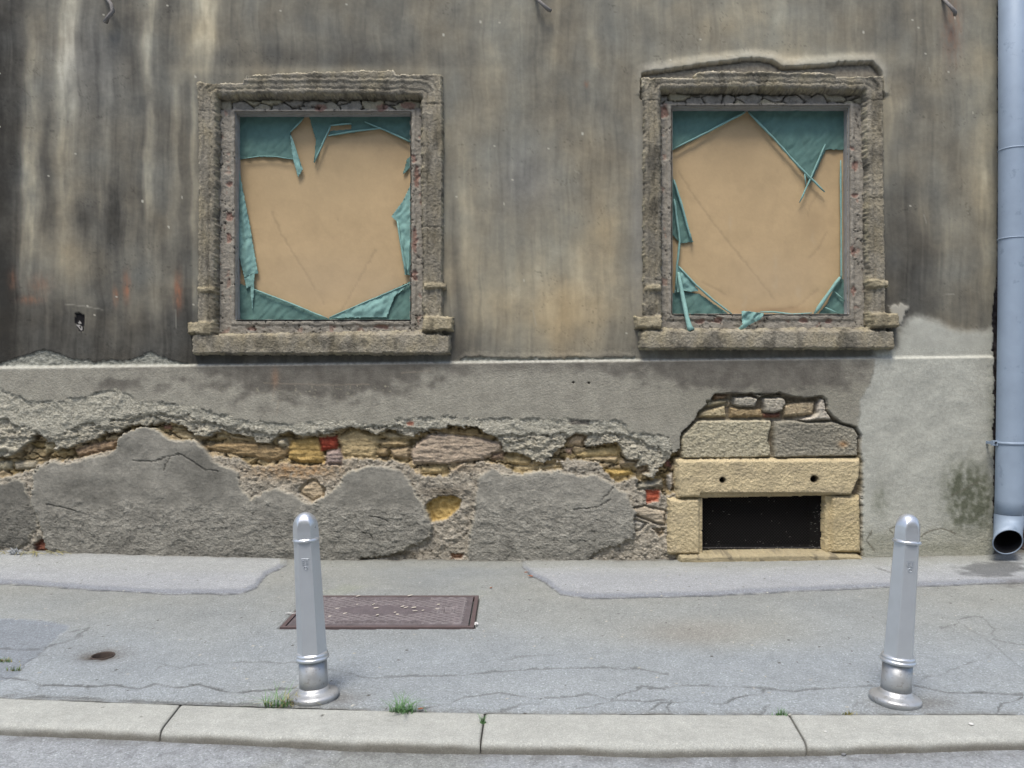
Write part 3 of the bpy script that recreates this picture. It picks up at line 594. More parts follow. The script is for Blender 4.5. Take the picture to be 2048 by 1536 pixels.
def surround_fields(outer, inner, sills, caps, grooves, dark):
    def f(X, Y):
        n1 = fbm(X / 22, Y / 22, 4, 1); n2 = fbm(X / 6, Y / 6, 3, 3); g = fbm(X / 3.2, Y / 3.2, 2, 5); n0 = fbm(X / 70, Y / 70, 2, 2)
        wx, wy = X + 2.4 * n1 + 1.8 * n2, Y + 2.4 * n1 + 2.0 * n2
        so_ = sdist(outer, wx, wy, 30); si = sdist(inner, X + 3.2 * n1 + 2.2 * n2, Y + 3.5 * n1 + 3 * n2, 60)
        h = np.where(so_ > -60, 0.046, 0) + 0.003 * n1 + 0.0016 * g + 0.0018 * n2
        # moulded steps of the band, following the opening
        dist_in = -si
        h = h + 0.010 * sst(25, 28, dist_in) - 0.008 * np.exp(-((dist_in - 34) / 2.0) ** 2) - 0.010 * np.exp(-((dist_in - 13) / 1.8) ** 2) - 0.010 * (1 - sst(2, 10, dist_in))
        L = 140 + 14 * n1 + 10 * n2 + 12 * n0 + 12 * g - 30 * sst(.12, .4, fbm(X / 34, Y / 60, 4, 7)); yel = np.clip(.25 + .8 * fbm(X / 30, Y / 50, 3, 6), 0, 1)
        for (a, b_, c, d, hh) in sills:
            ss = sdist([(a, b_), (c, b_), (c, d), (a, d)], wx, wy, 30); k = sst(-2.5, 1.5, ss)
            h = np.maximum(h, k * (hh + .004 * n1 + .003 * g + 0.004 * n2)); L = L + k * 6
        for (a, b_, c, d, hh) in caps:
            ss = sdist([(a, b_), (c, b_), (c, d), (a, d)], wx, wy, 30); k = sst(-3, 3, ss)
            h = np.maximum(h, k * (hh + .008 * n1 + .003 * g)); L = L + k * 16; yel = np.clip(yel + k * .8, 0, 1)
        allm = so_ > 0
        edge = so_
        for (a, b_, c, d, hh) in sills + caps:
            ss = sdist([(a, b_), (c, b_), (c, d), (a, d)], wx, wy, 30); allm |= ss > 0; edge = np.maximum(edge, ss)
        hole = si > 0; allm &= ~hole; edge = np.minimum(edge, -si)
        h = h * sst(-1.5, 4.5, edge) - 0.035 * (1 - sst(-1.5, 2.0, edge)) - 0.05 * hole
        for (gx0, gy0, gx1, gy1) in grooves:
            k = 1 - sst(.5, 2.0, ldist([(gx0, gy0), (gx1, gy1)], wx, wy)); h = h - .006 * k; L = L - 26 * k
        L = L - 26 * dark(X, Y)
        tp = sst(6.5, 2.0, edge) * (Y < sum(p[1] for p in inner[:3]) / 3 - 8) * (edge > -2); h = h + .006 * tp; L = L + 50 * tp * np.clip(.8 + n1, 0, 1.3)  # top edge highlight painted into the stone colour
        col = np.stack([L, L * .965, L * (.885)], -1); col = mix(col, np.stack([L * 1.16, L * 1.06, L * .80], -1), yel * .38)
        col = mix(col, (182, 176, 150), .6 * np.clip(sst(4.5, 0.5, edge) * (edge > 0) * (n1 > 0), 0, 1))
        return h, col, 1.8 + 0 * X, allm
    return f
def band_fields(hole, top_y, seed, reds):
    hx0, hy0, hx1, hy1 = hole
    def f(X, Y):
        n1 = fbm(X / 24 + seed, Y / 24, 4, 1); n2 = fbm(X / 7 + seed, Y / 7, 3, 3)
        d1, d2, idv = vor((X + 5 * n1) / 38 + seed, (Y + 5 * n1) / 30, 4)
        top = sst(hy0 - 4, hy0 - 10, Y); side = 1 - top
        joint = 1 - sst(.02, .10, d2 - d1)
        step = sst(9, 12, np.maximum(np.maximum(hx0 - X, X - hx1), np.maximum(hy0 - Y, Y - hy1)) + 3.5 * n1)
        h = -0.022 + 0.008 * n1 + 0.004 * n2 - .010 * (step * side) - top * (0.026 + 0.034 * joint * (n1 > -.2)) + 0.018 * top * idv - .050 * top * sst(hy0 - 22, hy0 - 34, Y + 6 * n1)
        crack = (np.abs(fbm(X / 34 + 5 * seed, Y / 40, 5, 6)) < .014) & (fbm(X / 50, Y / 50 + seed, 2, 3) > -.05) & (side > .5)
        h = h - 0.012 * crack
        L = 142 + 14 * n1 + 12 * n2 - 22 * top * joint - 6 * top; col = np.stack([L, L * .97, L * .915], -1)
        col = mix(col, (158, 152, 128), top * sst(.3, .8, idv) * .7)
        col[crack] = col[crack] * .62
        for (cx, cy, rx, ry) in reds:
            k = sst(.35, .6, blob(X + 4 * n2 + 3 * n1, Y + 4 * n1, cx, cy, rx, ry)); h = h - .010 * k; col = mix(col, np.stack([142 + 26 * n2, 108 + 22 * n2, 98 + 20 * n2], -1), k * .7)
        k2 = sst(.34, .5, fbm(X / 26 - seed, Y / 26, 4, 2)) * (side > .5) * step; h = h - .005 * k2; col = mix(col, (150, 116, 104), k2 * .45)
        sdh = np.minimum(np.minimum(X - hx0, hx1 - X), np.minimum(Y - hy0, hy1 - Y)) + 1.0 * n2
        keep = sdh < 0
        h = h - 0.03 * sst(-2.5, 0, sdh)
        return h, col, 1.1 + 0 * X, keep
    return f
def board_fields(seed, lines, stains):
    def f(X, Y):
        n1 = fbm(X / 90 + seed, Y / 90, 3, 1); n2 = fbm(X / 14, Y / 14, 3, 3)
        L = 1 + .03 * n1 + .016 * n2 + .02 * fbm(X / 5, Y / 5, 2, 5) - .022 * sst(.15, .5, fbm(X / 40 + seed, Y / 55, 4, 6))
        col = np.array([181, 158, 124.]) * L[..., None]; h = .004 * n1
        for ln in lines:
            d = ldist(ln, X + 3 * n2, Y, 14); k = 1 - sst(.6, 2.6, d); col = mix(col, col * .90, k * (.5 + .8 * n1 > .1) * .7); h = h - .001 * k
        for (cx, cy, rx, ry, c, a) in stains: col = mix(col, c, a * blob(X + 6 * n2, Y + 6 * n1, cx, cy, rx, ry))
        return h, col, .4 + 0 * X, np.ones(X.shape, bool)
    return f

W1_OUT = z2((90, 1380), (95, 400), (88, 108), (150, 118), (315, 116), (335, 82), (560, 68), (1065, 54), (1075, 76), (1300, 74), (1310, 300), (1305, 1380))
W1_IN = [(438, 196), (640, 193), (842, 196), (845, 660), (434, 668)]
W2_OUT = z3((148, 1400), (150, 400), (143, 178), (385, 180), (405, 148), (700, 150), (1035, 158), (1045, 175), (1266, 172), (1270, 700), (1280, 1400))
W2_IN = [(1322, 184), (1500, 180), (1727, 186), (1733, 655), (1324, 657)]
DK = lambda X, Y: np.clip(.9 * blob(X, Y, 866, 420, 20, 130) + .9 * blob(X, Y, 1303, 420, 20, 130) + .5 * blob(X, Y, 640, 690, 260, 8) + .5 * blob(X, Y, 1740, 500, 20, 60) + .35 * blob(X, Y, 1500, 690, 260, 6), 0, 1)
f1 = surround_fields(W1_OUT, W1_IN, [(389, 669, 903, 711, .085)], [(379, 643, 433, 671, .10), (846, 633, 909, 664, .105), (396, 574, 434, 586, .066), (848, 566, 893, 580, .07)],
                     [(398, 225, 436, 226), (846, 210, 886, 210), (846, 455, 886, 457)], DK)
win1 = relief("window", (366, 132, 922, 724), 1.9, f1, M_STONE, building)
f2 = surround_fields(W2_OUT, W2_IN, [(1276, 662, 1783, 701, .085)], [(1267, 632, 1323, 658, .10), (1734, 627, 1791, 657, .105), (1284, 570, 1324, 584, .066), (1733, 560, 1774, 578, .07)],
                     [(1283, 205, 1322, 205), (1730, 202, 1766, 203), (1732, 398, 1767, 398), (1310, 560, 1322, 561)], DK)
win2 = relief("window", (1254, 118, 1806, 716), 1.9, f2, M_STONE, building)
tag(win1, "left window in a weathered stone surround"); tag(win2, "right window with broken plaster above its stone surround")
REDS1 = [(456, 365, 8, 5), (456, 432, 9, 9), (455, 475, 6, 12), (638, 212, 14, 10), (764, 212, 16, 8), (815, 207, 16, 8), (826, 315, 5, 10), (832, 350, 6, 24), (829, 480, 6, 28), (829, 550, 7, 12), (500, 657, 12, 4), (762, 652, 18, 4)]
REDS2 = [(1328, 222, 11, 13), (1714, 330, 8, 11), (1714, 390, 9, 6), (1709, 500, 5, 12), (1710, 580, 6, 12), (1402, 642, 12, 6), (1438, 640, 12, 6), (1610, 640, 10, 6), (1660, 640, 10, 5), (1708, 296, 5, 6)]
wins = [(win1, WIN[0], 0.0, REDS1), (win2, WIN[1], 7.7, REDS2)]
YB = 0.155      # board plane behind the wall plane
for wi, (wo_, wd, seed, reds) in enumerate(wins):
    relief("rough_border", wd["band"], 1.9, band_fields(wd["hole"], 0, seed, reds), M_PLINTH, wo_, Y0=0.004)
    hx0, hy0, hx1, hy1 = wd["hole"]
    # reveal: four smooth cement cheeks running back to the board
    yf, yb = 0.022, YB + .02
    k = (D + yf) / D
    c4 = [((hx - 1024) * S, HC - (hy - 768) * S) for hx, hy in ((hx0, hy0), (hx1, hy0), (hx1, hy1), (hx0, hy1))]
    cxm = sum(p[0] for p in c4) / 4; czm = sum(p[1] for p in c4) / 4
    nside, nd = 120, 12; t = np.linspace(0, 1, nside); dd = np.linspace(0, 1, nd)
    VV = []; 
    for i in range(4):
        (xa, za), (xb, zb) = c4[i], c4[(i + 1) % 4]
        T_, D_ = np.meshgrid(t, dd)
        VV.append((xa + (xb - xa) * T_, yf + (yb - yf) * D_, za + (zb - za) * T_))
    X_ = np.concatenate([v[0][:, :-1] for v in VV] + [VV[0][0][:, :1]], 1); Y_ = np.concatenate([v[1][:, :-1] for v in VV] + [VV[0][1][:, :1]], 1); Z_ = np.concatenate([v[2][:, :-1] for v in VV] + [VV[0][2][:, :1]], 1)
    nn = fbm(np.tile(np.arange(X_.shape[1])[None, :] / 6.0, (nd, 1)), Y_ * 30 + seed, 3, 2); nn[:, -1] = nn[:, 0]
    X_ = X_ + (cxm - X_) * (0.003 * nn + 0.0 * Y_); Z_ = Z_ + (czm - Z_) * 0.003 * nn
    Lr = 158 + 12 * nn; colr = np.stack([Lr * .985, Lr * .985, Lr * .995], -1)
    grid_mesh("reveal", np.stack([X_, Y_, Z_], -1), alb(colr, E_WALL), .4, M_WALL, wo_, up=True)
    bx = (hx0 - 14, hy0 - 14, hx1 + 14, hy1 + 14)
    if wi == 0:
        lines = [z2((425, 730), (480, 850), (560, 980), (640, 1110), (690, 1200)), z2((950, 930), (900, 1020), (830, 1150), (760, 1270)), z2((764, 770), (766, 774))]
        stains = [(640, 330, 150, 90, (150, 134, 106), .25), (650, 560, 150, 60, (176, 158, 134), .35), (780, 600, 40, 40, (168, 154, 136), .35)]
    else:
        lines = [z3((335, 590), (440, 750), (560, 910), (700, 1080), (790, 1195)), z3((1000, 690), (965, 750), (950, 800)), z3((1040, 880), (1000, 960), (960, 1000)), z3((450, 1115), (560, 1175)), z3((780, 1252), (900, 1235), (1000, 1150))]
        stains = [(1500, 300, 130, 80, (156, 136, 106), .25), (1560, 560, 110, 60, (176, 158, 134), .35)] + [(x_, y_, 4, 14, (182, 166, 142), .4) for x_, y_ in [(1470, 440), (1562, 520), (1563, 560), (1610, 580), (1500, 600), (1640, 470)]] + [(1640, 440, 26, 40, (146, 126, 98), .3), (1560, 618, 60, 7, (140, 112, 86), .5)]
    relief("board", bx, 3.0, board_fields(seed, lines, stains), M_BOARD, wo_, Y0=YB)

# torn green fabric left in the windows (still fixed round the edge of each board)
def fabric(name, poly, parent, Y0, mat, amp=.010, seed=0, thick=.003, bend=0.0):
    P = np.array(poly); x0, y0 = P.min(0) - 4; x1, y1 = P.max(0) + 4; st = 2.2
    X, Y = np.meshgrid(np.arange(x0, x1, st), np.arange(y0, y1, st))
    # fit the grid to the outline: keep inside cells and pull border vertices to the outline
    sd_ = sdist(poly, X + .9 * fbm(X / 5, Y / 5, 2, 1), Y + .9 * fbm(X / 5 + 7, Y / 5, 2, 2), 30)
    gy, gx = np.gradient(sd_, st); gl = np.hypot(gx, gy) + 1e-6
    out = sd_ < 0; near = out & (sd_ > -st * 1.5)
    Xn = np.where(near, X - gx / gl * sd_, X); Yn = np.where(near, Y - gy / gl * sd_, Y)
    keepv = sd_ > -st * 1.5
    kc = (sd_[:-1, :-1] > -.2).astype(int) + (sd_[1:, 1:] > -.2) + (sd_[:-1, 1:] > -.2) + (sd_[1:, :-1] > -.2)
    keep = (kc >= 1) & keepv[:-1, :-1] & keepv[1:, 1:] & keepv[:-1, 1:] & keepv[1:, :-1]
    if not keep.any(): return None
    fold = 1.5 * amp * (fbm(Xn / 26 + seed, Yn / 60 + seed, 3, 2) + .5 * fbm((Xn + Yn) / 14, (Xn - Yn) / 70 + seed, 2, 5)) + bend * sst(0, 14, np.maximum(sd_, 0))
    Yw = Y0 - .012 - np.abs(fold)
    sc_ = (D + Yw) / F
    V = np.stack([(Xn - 1024) * sc_, Yw, HC - (Yn - 768) * sc_], -1)
    o = grid_mesh(name, V, np.full(V.shape, .2), .5, mat, parent, keep)
    md = o.modifiers.new("thickness", 'SOLIDIFY'); md.thickness = thick; md.offset = -1
    return o
def roll(bm, pts, Y0, r, jit=.0015, n=9, seed=0):
    rnd = random.Random(seed + int(pts[0][0] * 7)); P3 = []; rr = []
    for (a, b) in zip(pts[:-1], pts[1:]):
        m = max(2, int(math.hypot(b[0] - a[0], b[1] - a[1]) / 14))
        for i in range(m):
            t = i / m; P3.append((a[0] + (b[0] - a[0]) * t, a[1] + (b[1] - a[1]) * t))
    P3.append(pts[-1]); q = []
    for i, p in enumerate(P3):
        yy = Y0 - r * 1.2 - .014 + rnd.uniform(-.002, .002); x, _, z = W(p[0], p[1], D + yy)
        q.append((x + rnd.uniform(-jit, jit), yy, z + rnd.uniform(-jit, jit))); rr.append(r * rnd.uniform(.8, 1.15) * (.6 if i in (0, len(P3) - 1) else 1))
    add_tube(bm, q, rr, n)
sheet1 = empty("torn_sheet", (0, D, 0)); tag(sheet1, "torn green fabric edging the left window's board, a pointed flap hanging at top", "torn sheet", "torn green sheets in the windows")
sheet2 = empty("torn_sheet", (0, D, 0)); tag(sheet2, "torn green fabric edging the right window's board, two crossed rolls at top right", "torn sheet", "torn green sheets in the windows")
FL1 = [(z2((285, 262), (625, 262), (612, 290), (545, 358), (552, 420), (562, 492), (480, 480), (390, 478), (285, 492)), 0, 1), (z2((545, 372), (565, 420), (606, 540), (585, 577), (562, 492)), 1, 2),
       (z2((636, 262), (775, 262), (745, 325), (690, 440), (665, 510), (674, 400), (655, 330)), 0, 3), (z2((765, 262), (1150, 262), (1150, 412), (1060, 370), (985, 338), (735, 378), (745, 352), (848, 345), (852, 318), (745, 326)), 0, 4),
       (z2((1150, 470), (1128, 490), (1105, 566), (1125, 548), (1150, 520)), 0, 5), (z2((1150, 600), (1128, 650), (1105, 700), (1048, 776), (1075, 800), (1098, 930), (1115, 1062), (1150, 1065)), 1, 6),
       (z2((290, 540), (310, 640), (345, 820), (368, 960), (385, 1056), (350, 1060), (320, 1078), (290, 960)), 1, 7), (z2((318, 1070), (368, 1060), (365, 1110), (330, 1132)), 1, 8), (z2((352, 1110), (366, 1112), (362, 1180), (358, 1232), (352, 1160)), 1, 9),
       (z2((285, 1105), (370, 1135), (550, 1205), (735, 1282), (730, 1300), (285, 1300)), 0, 10), (z2((1150, 1095), (735, 1282), (735, 1300), (1150, 1300)), 0, 11), (z2((1140, 1108), (940, 1190), (742, 1277), (1022, 1273), (1062, 1170)), 1, 12)]
RL1 = [(z2((745, 328), (700, 430), (665, 508)), .012), (z2((745, 324), (800, 318), (850, 315)), .012), (z2((735, 376), (850, 355), (990, 340)), .011), (z2((915, 306), (1020, 350), (1145, 408)), .011), (z2((612, 290), (548, 355)), .011),
       (z2((305, 490), (400, 476), (480, 479), (560, 492)), .006), (z2((365, 1135), (550, 1206), (730, 1281)), .010), (z2((1078, 800), (1098, 930), (1122, 1060)), .014), (z2((1130, 900), (1135, 1060)), .010), (z2((740, 1276), (940, 1190), (1140, 1106)), .008), (z2((548, 372), (566, 420), (600, 530)), .007)]
FL2 = [(z3((275, 305), (630, 305), (625, 335), (298, 508), (275, 518)), 0, 21), (z3((640, 305), (1095, 305), (1090, 510), (1005, 508), (930, 668), (905, 612), (850, 545), (740, 430), (645, 338)), 0, 22),
       (z3((285, 620), (340, 790), (386, 940), (358, 942), (330, 946), (285, 900)), 0, 23), (z3((316, 1050), (370, 1110), (412, 1166), (372, 1172), (352, 1166), (300, 1176)), 1, 24), (z3((285, 1178), (350, 1172), (420, 1185), (555, 1278), (555, 1300), (285, 1300)), 0, 25),
       (z3((1066, 1105), (1098, 1120), (1102, 1300), (950, 1300), (1010, 1230)), 0, 26)]
RL2 = [(z3((630, 336), (460, 425), (298, 506)), .013), (z3((645, 338), (760, 455), (880, 590), (1000, 708)), .013), (z3((1002, 485), (940, 630), (882, 757)), .010), (z3((905, 612), (912, 680)), .009), (z3((297, 650), (340, 790), (380, 940)), .015),
       (z3((299, 740), (325, 935), (312, 1050), (308, 1170)), .014), (z3((320, 1055), (400, 1140), (480, 1210), (568, 1276)), .014), (z3((1073, 560), (1076, 860), (1076, 1125)), .012), (z3((1070, 1105), (1010, 1190), (952, 1275)), .024),
       (z3((1045, 1170), (1092, 1214)), .009), (z3((1000, 1245), (1060, 1272)), .012), (z3((700, 1266), (760, 1266), (850, 1276), (940, 1270)), .010)]
for par, FLs, RLs in ((sheet1, FL1, RL1), (sheet2, FL2, RL2)):
    for poly, light, sd_ in FLs:
        fabric("fabric_flap", poly, par, YB - (.016 if light else 0), M_PALEFAB if light else M_FAB, amp=.012 if light else .008, seed=sd_ * 3.1, bend=.012 if light else .004)
    for pts, r_ in RLs:
        bm = bmesh.new(); roll(bm, pts, YB - .012, r_ * .7); bm_obj("rolled_edge", bm, M_PALEFAB, par, True)
# roll that hangs out over the right window's lower edge, and the crumpled scrap beside it
bm = bmesh.new()
pp = [(z3((318, 1080)), .10), (z3((330, 1150)), .09), (z3((348, 1240)), .03), (z3((358, 1290)), -.03), (z3((370, 1335)), -.045), (z3((378, 1352)), -.05)]
add_tube(bm, [W(p[0][0], p[0][1], D + y) for p, y in [(q[0:1], q[1]) for q in pp]] if False else [tuple(np.array(W(q[0][0][0], q[0][0][1], D + q[1])) - BO) for q in pp], [.010, .018, .020, .018, .024, .034], 9)
bm_obj("rolled_edge", bm, M_PALEFAB, sheet2, True)
fabric("fabric_flap", z3((612, 1262), (640, 1264), (716, 1272), (700, 1300), (655, 1320), (622, 1345), (588, 1352), (618, 1325)), sheet2, -.005, M_PALEFAB, amp=.03, seed=4.4, bend=.01)

# ------------------------------------------------------------ cellar window
cellar = None
def block_fields(poly, hh, base, seed, r=5.0, holes=(), rebate=None, extra=None):
    def f(X, Y):
        n1 = fbm(X / 30 + seed, Y / 30, 4, 1); n2 = fbm(X / 7 + seed, Y / 7, 3, 3); g = fbm(X / 3, Y / 3, 2, 5)
        sd_ = sdist(poly, X + 1.0 * n2 + 1.4 * n1, Y + 1.0 * n2 + 1.2 * n1, 40)
        h = hh + .005 * n1 + .002 * n2 + .0022 * g; L = 1 + .07 * n1 + .04 * n2 + .06 * g
        if rebate:
            a, b_, c, d = rebate; k = sst(-1, 1.5, sdist([(a, b_), (c, b_), (c, d), (a, d)], X, Y + .8 * n2, 20)); h = h - .035 * k
        for (cx, cy, rr) in holes:
            q = np.hypot(X - cx, Y - cy); k = 1 - sst(rr * .75, rr * 1.2, q); h = h - .07 * k; L = L * (1 - .72 * k) * (1 - .2 * (1 - sst(rr, rr * 2, q)))
        h = h * sst(-1.0, r, sd_) - .07 * (1 - sst(-2.0, .5, sd_))
        col = np.array(base, float) * L[..., None]; col = mix(col, np.array([150, 140, 122.]), np.clip(.5 * fbm(X / 50, Y / 30, 3, 2), 0, .5))
        if extra: col = extra(col, X, Y, n1, n2)
        return h, col, 1.3 + 0 * X, sd_ > -1.2
    return f
YEL = (196, 182, 150)
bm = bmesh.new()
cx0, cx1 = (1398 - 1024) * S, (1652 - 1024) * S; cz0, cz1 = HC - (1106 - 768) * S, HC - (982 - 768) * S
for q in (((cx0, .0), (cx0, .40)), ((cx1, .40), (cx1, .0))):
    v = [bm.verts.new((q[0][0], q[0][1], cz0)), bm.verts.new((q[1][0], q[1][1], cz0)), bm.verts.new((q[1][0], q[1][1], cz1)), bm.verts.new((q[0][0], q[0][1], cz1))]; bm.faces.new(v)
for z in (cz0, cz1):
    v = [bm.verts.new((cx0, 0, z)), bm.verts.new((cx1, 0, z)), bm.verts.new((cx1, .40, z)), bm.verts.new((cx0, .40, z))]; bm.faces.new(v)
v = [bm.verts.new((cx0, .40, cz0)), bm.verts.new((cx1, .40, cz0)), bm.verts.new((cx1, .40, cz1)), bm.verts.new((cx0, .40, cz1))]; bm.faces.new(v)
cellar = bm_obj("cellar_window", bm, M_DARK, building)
tag(cellar, "dark cellar window behind wire mesh in a yellow sandstone frame")
stl = lambda col, X, Y, n1, n2: mix(col, (120, 110, 88), .45 * blob(X, Y, 1396, 978, 16, 5) + .3 * blob(X + 8 * n1, Y, 1560, 985, 90, 5))
relief("lintel", (1342, 908, 1726, 1004), 1.7, block_fields(z6((283, 502), (700, 500), (1212, 498), (1206, 595), (1165, 684), (1030, 684), (700, 690), (285, 698)), .046, YEL, 3.3, 5, [(1442, 959, 5.2), (1624, 957, 6.6)], (1398, 985, 1664, 1010), stl), M_YSTONE, cellar, Y0=-.012)
relief("jamb", (1328, 988, 1412, 1116), 1.7, block_fields([(1335, 996), (1404, 996), (1404, 1108), (1336, 1108)], .036, YEL, 9.1, 5, (), (1396, 990, 1412, 1120)), M_YSTONE, cellar, Y0=-.010)
relief("jamb", (1636, 984, 1728, 1114), 1.7, block_fields([(1650, 990), (1718, 991), (1720, 1105), (1650, 1106)], .036, (192, 177, 142), 5.7, 6, (), (1640, 985, 1662, 1120)), M_YSTONE, cellar, Y0=-.010)
relief("threshold", (1346, 1096, 1728, 1132), 1.7, block_fields([(1354, 1106), (1500, 1103), (1600, 1101), (1710, 1105), (1722, 1112), (1724, 1150), (1350, 1150)], .095, (160, 150, 124), 2.2, 5,
       (), None, lambda col, X, Y, n1, n2: mix(col, (104, 98, 86), np.clip(.6 * sst(.1, .4, n1), 0, 1))), M_PLINTH, cellar, Y0=0)
bm = bmesh.new(); gx0, gx1, gy0, gy1 = 1400, 1650, 988, 1102; st = 6.0; n = 0
def wclip(a, b): return tuple(np.array(W(a, b, D + .06)) - BO)
t = gx0 - (gy1 - gy0)
while t < gx1:
    for sgn in (1, -1):
        if sgn > 0: a, b = (t, gy0), (t + (gy1 - gy0), gy1)
        else: a, b = (t, gy1), (t + (gy1 - gy0), gy0)
        ax, ay = a; bx_, by_ = b
        if ax < gx0: ay += (by_ - ay) * (gx0 - ax) / (bx_ - ax); ax = gx0
        if bx_ > gx1: by_ = ay + (by_ - ay) * (gx1 - ax) / (bx_ - ax); bx_ = gx1
        if bx_ - ax > 3: add_tube(bm, [wclip(ax, ay), wclip(bx_, by_)], .0016, 4, False)
    t += st
for a, b in (((gx0, gy0 + 2), (gx1, gy0 + 2)), ((gx0 + 3, gy0), (gx0 + 3, gy1)), ((gx1 - 3, gy0), (gx1 - 3, gy1)), ((gx0, gy1 - 6), (gx1, gy1 - 6))): add_tube(bm, [wclip(*a), wclip(*b)], .010, 6)
bm_obj("wire_mesh", bm, M_WIRE, cellar)
bm = bmesh.new(); rnd = random.Random(5)
for i in range(90):
    if rnd.random() < .7: px, py = rnd.uniform(1408, 1642), 1098 - abs(rnd.gauss(0, 7))
    else: px, py = rnd.uniform(1410, 1642), rnd.uniform(1000, 1096)
    if rnd.random() < .25: px, py = 1640 - abs(rnd.gauss(0, 12)), rnd.uniform(1010, 1096)
    x, y, z = wclip(px, py); y -= .01; a = rnd.uniform(0, 3.1); l = rnd.uniform(.005, .020); 
    add_tube(bm, [(x, y, z), (x + l * math.cos(a), y - .003, z + l * math.sin(a) * .6)], [.0015, .0007], 3)
bm_obj("caught_litter", bm, plain_mat("pale_cobweb_dust", (150, 147, 140), .9, e=1.0), cellar)["kind"] = "stuff"

# rusty hooks high on the wall
for cx_, cy_, pts in [(215, 30, [(205, -22, .0), (210, -8, .06), (222, 8, .09), (226, 22, .085), (216, 34, .08), (211, 44, .05)]), (1085, 8, [(1070, -14, 0), (1074, -2, .05), (1086, 9, .085), (1097, 19, .07), (1101, 21, .05)]),
                      (1903, 15, [(1885, -6, 0), (1893, 5, .05), (1902, 14, .08), (1910, 24, .08), (1910, 30, .05)])]:
    bm = bmesh.new(); add_tube(bm, [tuple(np.array(W(a, b, D - c)) - BO) for a, b, c in pts], [.016, .014, .015, .018, .016, .022][:len(pts)], 7)
    bm_obj("hook", bm, M_RUST, building, True)

# ------------------------------------------------------------ downpipe
pipe = empty("downpipe", (0, 0, 0)); tag(pipe, "pale blue grey zinc rain downpipe at the right edge, ending in an open shoe", "drain pipe")
YP = 6.76
def Pp(px, py, Y=YP): return Vector(W(px, py, Y))
bm = bmesh.new()
ax = [(2027, -560), (2027, 300), (2026, 600), (2024, 760), (2022, 890), (2020, 1000), (2019, 1035)]
add_tube(bm, [Pp(*p) for p in ax], .113, 40)
bm_obj("pipe", bm, M_ZINC, pipe, True)
def ring(px, py, r, hgt, name="collar"):
    bm = bmesh.new(); c = Pp(px, py)
    add_lathe(bm, [(r - .004, -hgt), (r + .002, -hgt * .7), (r + .004, 0), (r + .002, hgt * .7), (r - .004, hgt)], 40)
    o = bm_obj(name, bm, M_ZINC, pipe, True); o.location = c; return o
ring(2027, 300, .114, .008); ring(2026, 478, .114, .006);
ring(2022, 886, .116, .013, "clamp")
bm = bmesh.new(); c = Pp(2022, 886); add_box(bm, c.x - .155, c.x - .10, YP - .01, YP + .03, c.z - .022, c.z + .020)
for k_ in range(2): add_tube(bm, [(c.x - .14, YP - .012 - .01, c.z + .004), (c.x - .14, YP - .005, c.z + .004)], .009, 8)
add_box(bm, c.x - .150, c.x - .135, YP + .03, YP + .17, c.z - .012, c.z + .010)
bm_obj("bracket", bm, M_ZINC, pipe)
bm = bmesh.new(); a0 = Pp(2019, 1028); n_ = 36
cen = [a0, a0 + Vector((-.004, -.004, -.05)), a0 + Vector((-.026, -.03, -.11)), a0 + Vector((-.066, -.085, -.165)), a0 + Vector((-.115, -.16, -.205))]
dirs = [Vector((0, 0, -1)), Vector((0, -.15, -1)), Vector((-.05, -.55, -.85)), Vector((-.1, -.95, -.55)), Vector((-.14, -1, -.36))]
def rings_of(rad):
    out = []
    for c_, d_ in zip(cen, dirs):
        d_ = d_.normalized(); u = Vector((1, 0, 0)); u = (u - d_ * u.dot(d_)).normalized(); v_ = d_.cross(u)
        out.append([bm.verts.new(c_ + (u * math.cos(2 * math.pi * k / n_) + v_ * math.sin(2 * math.pi * k / n_)) * rad) for k in range(n_)])
    return out
ro = rings_of(.115); ri_ = rings_of(.110)
for A_ in (ro, ri_):
    for r0, r1 in zip(A_, A_[1:]):
        for k in range(n_): bm.faces.new((r0[k], r0[(k + 1) % n_], r1[(k + 1) % n_], r1[k]))
for k in range(n_): bm.faces.new((ro[-1][k], ro[-1][(k + 1) % n_], ri_[-1][(k + 1) % n_], ri_[-1][k]))
o = bm_obj("shoe", bm, M_ZINC, pipe, True)
o.data.materials.append(M_ZINCD)
nf = (len(cen) - 1) * n_
for i, p in enumerate(o.data.polygons):
    if nf <= i < 2 * nf: p.material_index = 1
bm = bmesh.new(); d_ = dirs[-1].normalized(); u = Vector((1, 0, 0)); u = (u - d_ * u.dot(d_)).normalized(); v_ = d_.cross(u)
add_tube(bm, [cen[-1] + (u * math.cos(2 * math.pi * k / 36) + v_ * math.sin(2 * math.pi * k / 36)) * .114 for k in range(37)], .005, 6, False)
bm_obj("rim", bm, M_ZINC, pipe, True)

